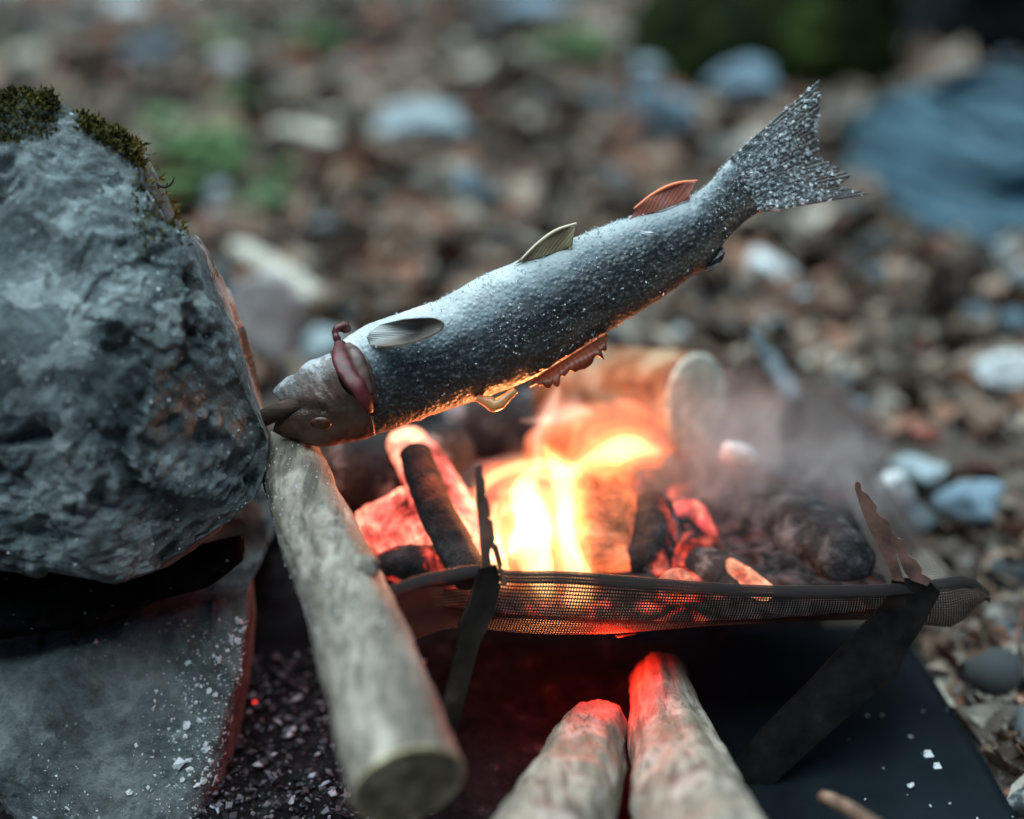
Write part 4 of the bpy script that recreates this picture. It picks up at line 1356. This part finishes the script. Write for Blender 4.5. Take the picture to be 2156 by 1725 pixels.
# ------------------------------------------------------------------ smoke
def smoke(name, c, rad, dens, label, seed, nsc=(24, 24, 15), col=(.80, .78, .80)):
    n1, n2 = 24, 32
    V = []
    for i in range(n1):
        t = math.pi * i / (n1 - 1)
        for j in range(n2):
            p = 2 * math.pi * j / n2
            V.append((math.sin(t) * math.cos(p), math.sin(t) * math.sin(p), math.cos(t)))
    V = np.array(V)
    sh = V * (1 + .12 * fbm(V * 1.6, 3, seed))[:, None]
    m = bpy.data.materials.new(name); m.use_nodes = True
    t = m.node_tree; t.nodes.remove(t.nodes['Principled BSDF'])
    pv = t.nodes.new('ShaderNodeVolumePrincipled')
    pv.inputs['Color'].default_value = (*col, 1)
    pv.inputs['Anisotropy'].default_value = .3
    tc = t.nodes.new('ShaderNodeTexCoord')
    mp = t.nodes.new('ShaderNodeMapping'); mp.inputs['Scale'].default_value = nsc; mp.inputs['Rotation'].default_value = (0, .6, 0); mp.inputs['Location'].default_value = (seed, 0, seed)
    nz = t.nodes.new('ShaderNodeTexNoise'); nz.inputs['Scale'].default_value = 1; nz.inputs['Detail'].default_value = 3; nz.inputs['Distortion'].default_value = 1.6
    rp = t.nodes.new('ShaderNodeValToRGB'); rp.color_ramp.elements[0].position = .46; rp.color_ramp.elements[1].position = .64
    rp.color_ramp.elements[0].color = (.08, .08, .08, 1)
    # thins out evenly towards the skin of the plume
    ln = t.nodes.new('ShaderNodeVectorMath'); ln.operation = 'LENGTH'
    mq = t.nodes.new('ShaderNodeMapping'); mq.inputs['Scale'].default_value = tuple(1 / q for q in rad)
    fo = t.nodes.new('ShaderNodeValToRGB'); fo.color_ramp.elements[0].position = .25; fo.color_ramp.elements[0].color = (1, 1, 1, 1)
    fo.color_ramp.elements[1].position = .92; fo.color_ramp.elements[1].color = (0, 0, 0, 1)
    mu = t.nodes.new('ShaderNodeMath'); mu.operation = 'MULTIPLY'
    mv_ = t.nodes.new('ShaderNodeMath'); mv_.operation = 'MULTIPLY'; mv_.inputs[1].default_value = dens
    L = t.links.new
    L(tc.outputs['Object'], mp.inputs[0]); L(mp.outputs[0], nz.inputs['Vector']); L(nz.outputs['Fac'], rp.inputs[0])
    L(tc.outputs['Object'], mq.inputs[0]); L(mq.outputs[0], ln.inputs[0]); L(ln.outputs['Value'], fo.inputs[0])
    L(rp.outputs[0], mu.inputs[0]); L(fo.outputs[0], mu.inputs[1]); L(mu.outputs[0], mv_.inputs[0]); L(mv_.outputs[0], pv.inputs['Density'])
    L(pv.outputs[0], t.nodes['Material Output'].inputs['Volume'])
    obj(name, sh * np.array(rad) + c, orient(sh * np.array(rad), grid_faces(n1, n2, True)), m, base=c, kind='stuff', label=label)


smoke('smoke', P(1560, 1030, .70), (.105, .055, .085), 30, 'grey smoke drifting right above the charred logs', 3)
smoke('smoke', P(1330, 1020, .67), (.085, .040, .055), 9, 'thin smoke lit by the flames in the middle of the tray', 8)


# ------------------------------------------------------------------ background: stones, chips, cloth, plants
def stone_at(name, x, y, wpx, hpx, mat, label, cat='stone', seed=0, thick=.8, rot=0.0, lift=.25, group=None):
    """stone lying on the ground where the sight line through (x, y) meets it; wpx, hpx its seen size"""
    g = G(x, y, .02)
    d = float((g - C0) @ FW)
    w, h = wpx * mpp(d) / 2, hpx * mpp(d) / 2
    n1, n2 = 26, 36
    V = []
    for i in range(n1):
        t = math.pi * i / (n1 - 1)
        for j in range(n2):
            p = 2 * math.pi * j / n2
            V.append((math.sin(t) * math.cos(p), math.sin(t) * math.sin(p), math.cos(t)))
    V = np.array(V)
    # angular facets
    r = np.random.default_rng(seed + 900)
    for k in range(9):
        nd = r.normal(size=3); nd /= np.linalg.norm(nd)
        ex = V @ nd - r.uniform(.45, .85)
        V -= np.clip(ex, 0, None)[:, None] * nd * .85
    V *= (1 + .30 * fbm(V * 1.5 + seed * 3.1, 3, seed))[:, None]
    V[:, 0] *= w; V[:, 2] *= h * .95; V[:, 1] *= max(w, h) * thick
    if rot:
        c_, s_ = math.cos(rot), math.sin(rot)
        X, Z = V[:, 0].copy(), V[:, 2].copy()
        V[:, 0] = c_ * X - s_ * Z; V[:, 2] = s_ * X + c_ * Z
    zc = G(x, y, .02)
    V = V + np.array([g[0], g[1], g[2] + h * lift])
    return obj(name, V, orient(V, grid_faces(n1, n2, True)), mat, label=label, cat=cat, group=group)


def chip(name, x0, y0, x1, y1, wpx, mat, label, z=.03, thick=.35, cat='wood chip', seed=0):
    a, b = G(x0, y0, z), G(x1, y1, z)
    d = float(((a + b) / 2 - C0) @ FW)
    r = wpx * mpp(d) / 2
    V, F, _, _ = tube([a, (a + b) / 2 + np.array([0, 0, r * .2]), b], [r * .75, r, r * .7], 18, 24, r * .25, 9 / r / 6, seed, cap=.4, flat=.6)
    return obj(name, V, F, mat, label=label, cat=cat)


M['chip'] = wood_mat('bleached_wood', [(.42, .38, .31), (.56, .53, .46), (.68, .66, .6)], 'X', .4)
stone_at('stone', 895, 272, 255, 95, M['stone'], 'wide flat pale grey stone lying on the leaf litter', seed=1)
chip('wood_chip', 500, 520, 665, 622, 62, M['chip'], 'long bleached wood chip above the orange patched stone', seed=2)
chip('wood_chip', 590, 268, 700, 296, 52, M['chip'], 'short bleached wood chip left of the flat grey stone', seed=3)
stone_at('stone', 566, 720, 165, 240, M['orangestone'], 'rounded grey stone with a orange patch beside the boulder', seed=4, thick=.6)
stone_at('stone', 680, 740, 110, 90, M['stone'], 'small pale stone between the orange patched stone and the fish head', seed=5)
stone_at('stone', 1400, 245, 185, 120, M['bluestone'], 'pale blue stone, the lower of the pair by the fish tail', seed=6)
stone_at('stone', 1560, 205, 185, 125, M['bluestone'], 'pale blue stone, the upper of the pair by the fish tail', seed=7)
stone_at('stone', 1868, 1062, 105, 150, M['whitestone'], 'white stone behind the right prong of the fire pit', seed=8)
stone_at('stone', 2050, 1070, 150, 105, M['bluestone'], 'light blue stone right of the white stone', seed=9)
stone_at('stone', 1935, 1000, 130, 70, M['stone'], 'pale greenish grey stone above the white stone', seed=19)
stone_at('stone', 2125, 785, 150, 75, M['whitestone'], 'white elongated stone at the right picture edge', seed=10, rot=.1)
stone_at('stone', 1945, 920, 85, 50, litter_mat('red_bit', [(0, (.36, .10, .07)), (.5, (.36, .10, .07))]), 'reddish flat stone above the pale greenish stone', seed=11, rot=-.5)
stone_at('stone', 1365, 160, 70, 60, M['stone'], 'small pale stone left of the dark mossy boulder', seed=12)
stone_at('stone', 310, 130, 130, 90, litter_mat('slate_bit', [(0, (.09, .13, .17)), (.5, (.09, .13, .17))]), 'dark slate blue stone up behind the boulder', seed=13)
stone_at('stone', 260, 20, 110, 60, M['whitestone'], 'whitish stone at the top edge above the slate stone', seed=14)
stone_at('stone', 480, 145, 90, 55, M['whitestone'], 'small whitish stone left of the flat grey stone', seed=15)
stone_at('stone', 980, 400, 60, 70, M['bluestone'], 'small upright bluish stone below the flat grey stone', seed=16)
stone_at('stone', 1120, 20, 170, 50, M['bluestone'], 'bluish stone at the top edge near the middle', seed=17)
stone_at('stone', 1620, 580, 150, 80, M['whitestone'], 'pale stone under the fish tail', seed=18, rot=-.4)
stone_at('stone', 1700, 640, 70, 60, M['stone'], 'small grey stone right of the pale stone under the tail', seed=20)
# dark mossy boulder at the back
g = G(1590, 165, 0)
d = float((g - C0) @ FW)
mb = [(1380, 262), (1316, 170), (1322, 60), (1390, -70), (1500, -200), (1700, -220), (1830, -140), (1880, -20), (1880, 120), (1850, 240), (1700, 290), (1480, 290)]
V, F, _ = blob(mb, (1580, 60), d + .05, .14, .3, 110, 80, .7, .8, amp=[('f', .05, 5), ('r', .02, 12), ('f', .008, 40)], seed=21)
mossb = obj('mossy_boulder', V, F, M['darkmoss'], label='big dark green mossy boulder at the top behind the fish tail', cat='rock')
mb = [(1880, 150), (1900, 20), (1990, -140), (2200, -220), (2500, -120), (2560, 120), (2400, 260), (2150, 230), (2000, 190)]
g = G(2100, 150, 0); d = float((g - C0) @ FW)
V, F, _ = blob(mb, (2190, 40), d + .2, .15, .3, 90, 70, .7, .8, amp=[('f', .05, 5), ('r', .02, 12), ('f', .008, 40)], seed=23)
obj('mossy_boulder', V, F, rock_mat('black_rock', [(.003, .0035, .004), (.006, .008, .009), (.012, .015, .017), (.03, .038, .043)], .2, warm_amt=.1, speck=0), label='black boulder in the top right corner', cat='rock')
# crumpled dark cloth
s = NT('dark_blue_cloth')
M['cloth'] = s.fin(s.ramp(s.noise(12, 4), [(.3, (.022, .048, .066)), (.7, (.055, .115, .155))]), .55, .15)


def cloth():
    """a heap that rises away from its front hem, with long creased folds"""
    nu, nv = 260, 240
    bot_ = [(1718, 435), (1795, 490), (1900, 545), (2000, 580), (2156, 606), (2420, 615)]
    top_ = [(1732, 395), (1785, 290), (1850, 225), (1930, 178), (2050, 150), (2156, 145), (2420, 160)]
    px = coons(top_, bot_, [bot_[0], (1722, 410), top_[0]], [bot_[-1], top_[-1]], nu, nv)
    folds = [([(820, 430), (960, 350), (1100, 300), (1350, 340), (1700, 460)], 1.0), ([(380, 700), (650, 840), (950, 930), (1250, 1050), (1500, 960), (1900, 900)], 1.25),
             ([(850, 570), (1050, 640), (1250, 850), (1500, 860)], .85), ([(480, 1000), (700, 1120), (850, 1200), (1100, 1310), (1500, 1400), (1900, 1420)], .9),
             ([(330, 560), (640, 430), (800, 520), (900, 640)], .6), ([(1100, 520), (1300, 600), (1700, 640)], .7), ([(300, 870), (520, 940), (800, 1060), (1150, 1190), (1500, 1250)], .5)]
    flat_ = px.reshape(-1, 2)
    q = np.stack([flat_[:, 0] / 90, flat_[:, 1] / 60, flat_[:, 0] * 0], 1)
    wob = 18 * np.stack([fbm(q * .6, 2, 3), fbm(q * .6, 2, 4)], 1)
    h = np.zeros(len(flat_))
    for pts, amp in folds:
        pl = smooth_poly([(1684.5 + x * .3204, 79 + y * .3204) for x, y in pts], 60)
        df = (flat_ + wob)[:, None] - pl[None]
        di = np.linalg.norm(df, axis=2)
        k_ = di.argmin(1)
        dm = di[np.arange(len(k_)), k_]
        below = df[np.arange(len(k_)), k_, 1] > 0
        h = np.maximum(h, amp * np.where(below, np.exp(-(dm / 13) ** 2), np.exp(-dm / 48)))
    h = h.reshape(nu, nv)
    t = np.linspace(0, 1, nv)[None, :]
    edge = np.minimum(1, np.minimum(t, 1 - t) / .06) * np.minimum(1, np.linspace(0, 1, nu)[:, None] / .05)
    dB = np.array([float((G(x, y, 0) - C0) @ FW) for x, y in px[:, 0]])[:, None]
    d = dB + .34 * t - .004
    nrm = -FW * .75 + np.array([0, 0, .35])
    V = P2(px, d) + (h * edge * .05 + .004 * ridge(q * 2.2, 2, 5).reshape(nu, nv) * edge)[..., None] * nrm
    # the back of the heap falls to the ground behind
    back = [V[:, -1] + np.array([0, .05 * k, 0]) for k in (1, 2, 3)]
    for k, b in enumerate(back):
        b[:, 2] = b[:, 2] * (1 - (k + 1) / 3.0) - .01 * (k == 2)
    V = np.concatenate([V] + [b[:, None] for b in back], 1)
    V = V.reshape(-1, 3); F = grid_faces(nu, nv + 3)
    # the folds stand up as long soft rolls of the same cloth
    for k, (pts, amp) in enumerate(folds):
        pl = smooth_poly([(1684.5 + x * .3204, 79 + y * .3204) for x, y in pts], 9)
        path = []
        for x, y in pl:
            yb = np.interp(x, px[:, 0, 0], px[:, 0, 1]); yt = np.interp(x, px[:, -1, 0], px[:, -1, 1])
            tt = np.clip((yb - y) / (yb - yt), 0, 1)
            path.append(P(x, y, float(np.interp(x, px[:, 0, 0], dB[:, 0])) + .34 * tt - .030))
        rr = np.interp(np.linspace(0, 1, 9), [0, .3, .7, 1], [.4, 1, 1.1, .9]) * (.009 + .008 * amp)
        tv, tf, _, _ = tube(path, rr, 24, 60, .004, 22, 70 + k, .8)
        F += [tuple(np.array(q) + len(V)) for q in tf]
        V = np.concatenate([V, tv])
    obj('rumpled_cloth', V, F, M['cloth'], label='rumpled dark blue cloth heaped on the ground right of the fish tail', cat='cloth')


cloth()

# green plants
s = NT('green_leaf')
M['green'] = s.fin(s.ramp(s.n('NewGeometry').outputs['Random Per Island'], [(0, (.025, .07, .015)), (.4, (.05, .13, .03)), (.75, (.10, .17, .05)), (.95, (.10, .20, .12))], 'CONSTANT'), .6, .3)


def plant(x, y, wpx, n, label, seed):
    r = np.random.default_rng(seed)
    g = G(x, y, .0)
    d = float((g - C0) @ FW); R = wpx * mpp(d) / 2
    V, F, off = [], [], 0
    for k in range(n):
        a = r.uniform(0, 6.28); rr = R * math.sqrt(r.uniform())
        c = np.array([g[0] + rr * math.cos(a), g[1] + rr * math.sin(a) * 1.2, g[2] + .004 + .035 * r.uniform() * (1 - rr / R * .6)])
        L = .011 + .013 * r.uniform(); a2 = r.uniform(0, 6.28)
        t = np.array([math.cos(a2), math.sin(a2), r.uniform(-.3, .5)]); t /= np.linalg.norm(t)
        b = np.cross([0, 0, 1], t); b /= np.linalg.norm(b)
        up = np.cross(t, b)
        for (q, wd, dz) in ((-1, .05, 0), (-.45, .5, .1), (.2, .55, .12), (.75, .3, .05), (1, .03, -.05)):
            V += [c + L * (t * q + b * wd) + up * L * dz, c + L * t * q + up * L * (dz - .08), c + L * (t * q - b * wd) + up * L * dz]
        for q in range(4):
            o_ = off + 3 * q
            F += [(o_, o_ + 1, o_ + 4, o_ + 3), (o_ + 1, o_ + 2, o_ + 5, o_ + 4)]
        off += 15
    obj('green_plant', np.array(V), F, M['green'], label=label, cat='plant')


plant(430, 330, 190, 130, 'low green leafy plant just behind the boulder', 1)
plant(470, 385, 90, 45, 'pale green seedling in front of the low plant', 2)
plant(650, 92, 120, 60, 'olive plant tuft in the stones at the top, left of the middle', 9)
plant(1205, 110, 170, 90, 'wide olive plant tuft left of the mossy boulder', 10)
plant(120, 250, 90, 50, 'green plant close behind the left shoulder of the boulder', 11)
plant(340, 285, 110, 50, 'green plant just above the moss of the boulder', 7)
plant(600, 395, 60, 22, 'lone green sprig right of the low leafy plant', 8)
plant(370, 430, 80, 45, 'small green sprout at the shoulder of the boulder', 3)
plant(30, 130, 130, 90, 'green plant at the left picture edge above the boulder', 4)
plant(500, 235, 110, 50, 'thin green plant above the low leafy one', 5)
plant(560, 455, 80, 30, 'sparse green sprout above the long wood chip', 6)
plant(470, 95, 90, 40, 'olive moss tuft by the slate stone', 7)

# loose stones, leaves and chips all over the forest floor
M['pebble'] = litter_mat('pebbles', [(0, (.045, .058, .062)), (.25, (.11, .14, .155)), (.46, (.17, .215, .235)), (.60, (.15, .115, .09)), (.74, (.26, .31, .325)), (.85, (.08, .13, .165)), (.97, (.45, .46, .45))])
M['leaf'] = litter_mat('dry_leaves', [(0, (.045, .031, .024)), (.20, (.17, .115, .08)), (.38, (.25, .165, .115)), (.54, (.09, .07, .056)), (.66, (.33, .265, .205)), (.78, (.23, .10, .058)), (.92, (.44, .40, .34))], .8, .15)


def pebble_mesh(seed, n1=8, n2=11):
    r = np.random.default_rng(seed)
    V = [(math.sin(math.pi * i / (n1 - 1)) * math.cos(2 * math.pi * j / n2), math.sin(math.pi * i / (n1 - 1)) * math.sin(2 * math.pi * j / n2), math.cos(math.pi * i / (n1 - 1))) for i in range(n1) for j in range(n2)]
    V = np.array(V)
    for k in range(7):
        nd = r.normal(size=3); nd /= np.linalg.norm(nd)
        V -= np.clip(V @ nd - r.uniform(.55, .9), 0, None)[:, None] * nd
    V *= r.uniform(.6, 1, 3) * np.array([1, 1, .7])
    return V, orient(V, grid_faces(n1, n2, True))


def leaf_mesh(seed):
    r = np.random.default_rng(seed)
    n = 5
    w = [.08, .42, .52, .32, .04]
    cu, tw = r.uniform(-.5, .5), r.uniform(-.5, .5)
    V = []
    for k in range(n):
        q = -1 + 2 * k / (n - 1)
        z = cu * (q * q - .4)
        V += [(q, w[k] * r.uniform(.8, 1.2), z + tw * w[k] + .12), (q, 0, z), (q, -w[k] * r.uniform(.8, 1.2), z - tw * w[k] + .12)]
    V = np.array(V)
    F = []
    for k in range(n - 1):
        F += [(3 * k, 3 * k + 1, 3 * k + 4, 3 * k + 3), (3 * k + 1, 3 * k + 2, 3 * k + 5, 3 * k + 4)]
    return V, F


PM = [pebble_mesh(k) for k in range(8)]
LM = [leaf_mesh(k) for k in range(10)]
pme = [mesh('pebble', v, f, M['pebble']) for v, f in PM]
lme = [mesh('fallen_leaf', v, f, M['leaf']) for v, f in LM]


def blocked(x, y):
    if y < .98 and x > .1:
        q = to_px([(x, y, 0)])[0]
        return q[0] < 1905 + max(0, q[1] - 1300) * .614 if q[1] > 1000 else y < .86
    return (y < .93 and -.42 < x <= .1) or (y < .45)


def spots(n, seed, ymin=.6, ymax=4.6):
    r = np.random.default_rng(seed)
    out = []
    while len(out) < n:
        px, py = r.uniform(-60, 2220), r.uniform(-40, 1720)
        g = G(px, py, 0)
        if g[1] > 6 or blocked(g[0], g[1]):
            continue
        out.append((g[0], g[1], px, py))
    return out, r


sp_, r = spots(110, 31)
for (x, y, px, py) in sp_:
    sz = (.010 + .022 * r.uniform() ** 2) * (1 + .35 * max(0, y - 1))
    o = put('pebble', pme[int(r.integers(8))], label='loose pebble on the leaf littered forest floor', cat='pebble', group='loose pebbles on the forest floor', loc=(x, y, gz(x, y) + sz * .25))
    o.scale = (sz, sz, sz); o.rotation_euler = (r.uniform(-.4, .4), r.uniform(-.4, .4), r.uniform(0, 6.28))
sp_, r = spots(290, 32)
for (x, y, px, py) in sp_:
    sz = (.012 + .020 * r.uniform()) * min(1.15, .3 + .6 * y)
    o = put('fallen_leaf', lme[int(r.integers(10))], label='dry brown leaf fallen on the forest floor', cat='leaf', group='dry leaves on the forest floor', loc=(x, y, gz(x, y) + .006))
    o.scale = (sz, sz, sz); o.rotation_euler = (r.uniform(-.7, .7), r.uniform(-.7, .7), r.uniform(0, 6.28))


def joined(src, n, seed, smin, smax, name, mat, label, far=1.0):
    sp_, r = spots(n, seed)
    V, F, off = [], [], 0
    for (x, y, px, py) in sp_:
        v, f = src[int(r.integers(len(src)))]
        sz = (smin + (smax - smin) * r.uniform() ** 2) * (1 + .25 * max(0, y - 1) * far)
        sz *= min(1, .25 + .65 * y)
        A = np.array(Matrix.Rotation(r.uniform(0, 6.28), 3, 'Z') @ Matrix.Rotation(r.uniform(-.7, .7), 3, 'X') @ Matrix.Rotation(r.uniform(-.7, .7), 3, 'Y'))
        V.append(v @ A.T * sz + np.array([x, y, gz(x, y) + sz * .2]))
        F += [tuple(np.array(q) + off) for q in f]
        off += len(v)
    obj(name, np.concatenate(V), F, mat, None, True, kind='stuff', label=label)


joined(LM, 4600, 33, .014, .045, 'leaf_litter', M['leaf'], 'small brown leaf litter covering the forest floor')
joined(PM, 380, 34, .006, .03, 'gravel', M['pebble'], 'small grey gravel among the leaf litter')

for o in bpy.data.objects:
    if '_org' in o:
        del o['_org']
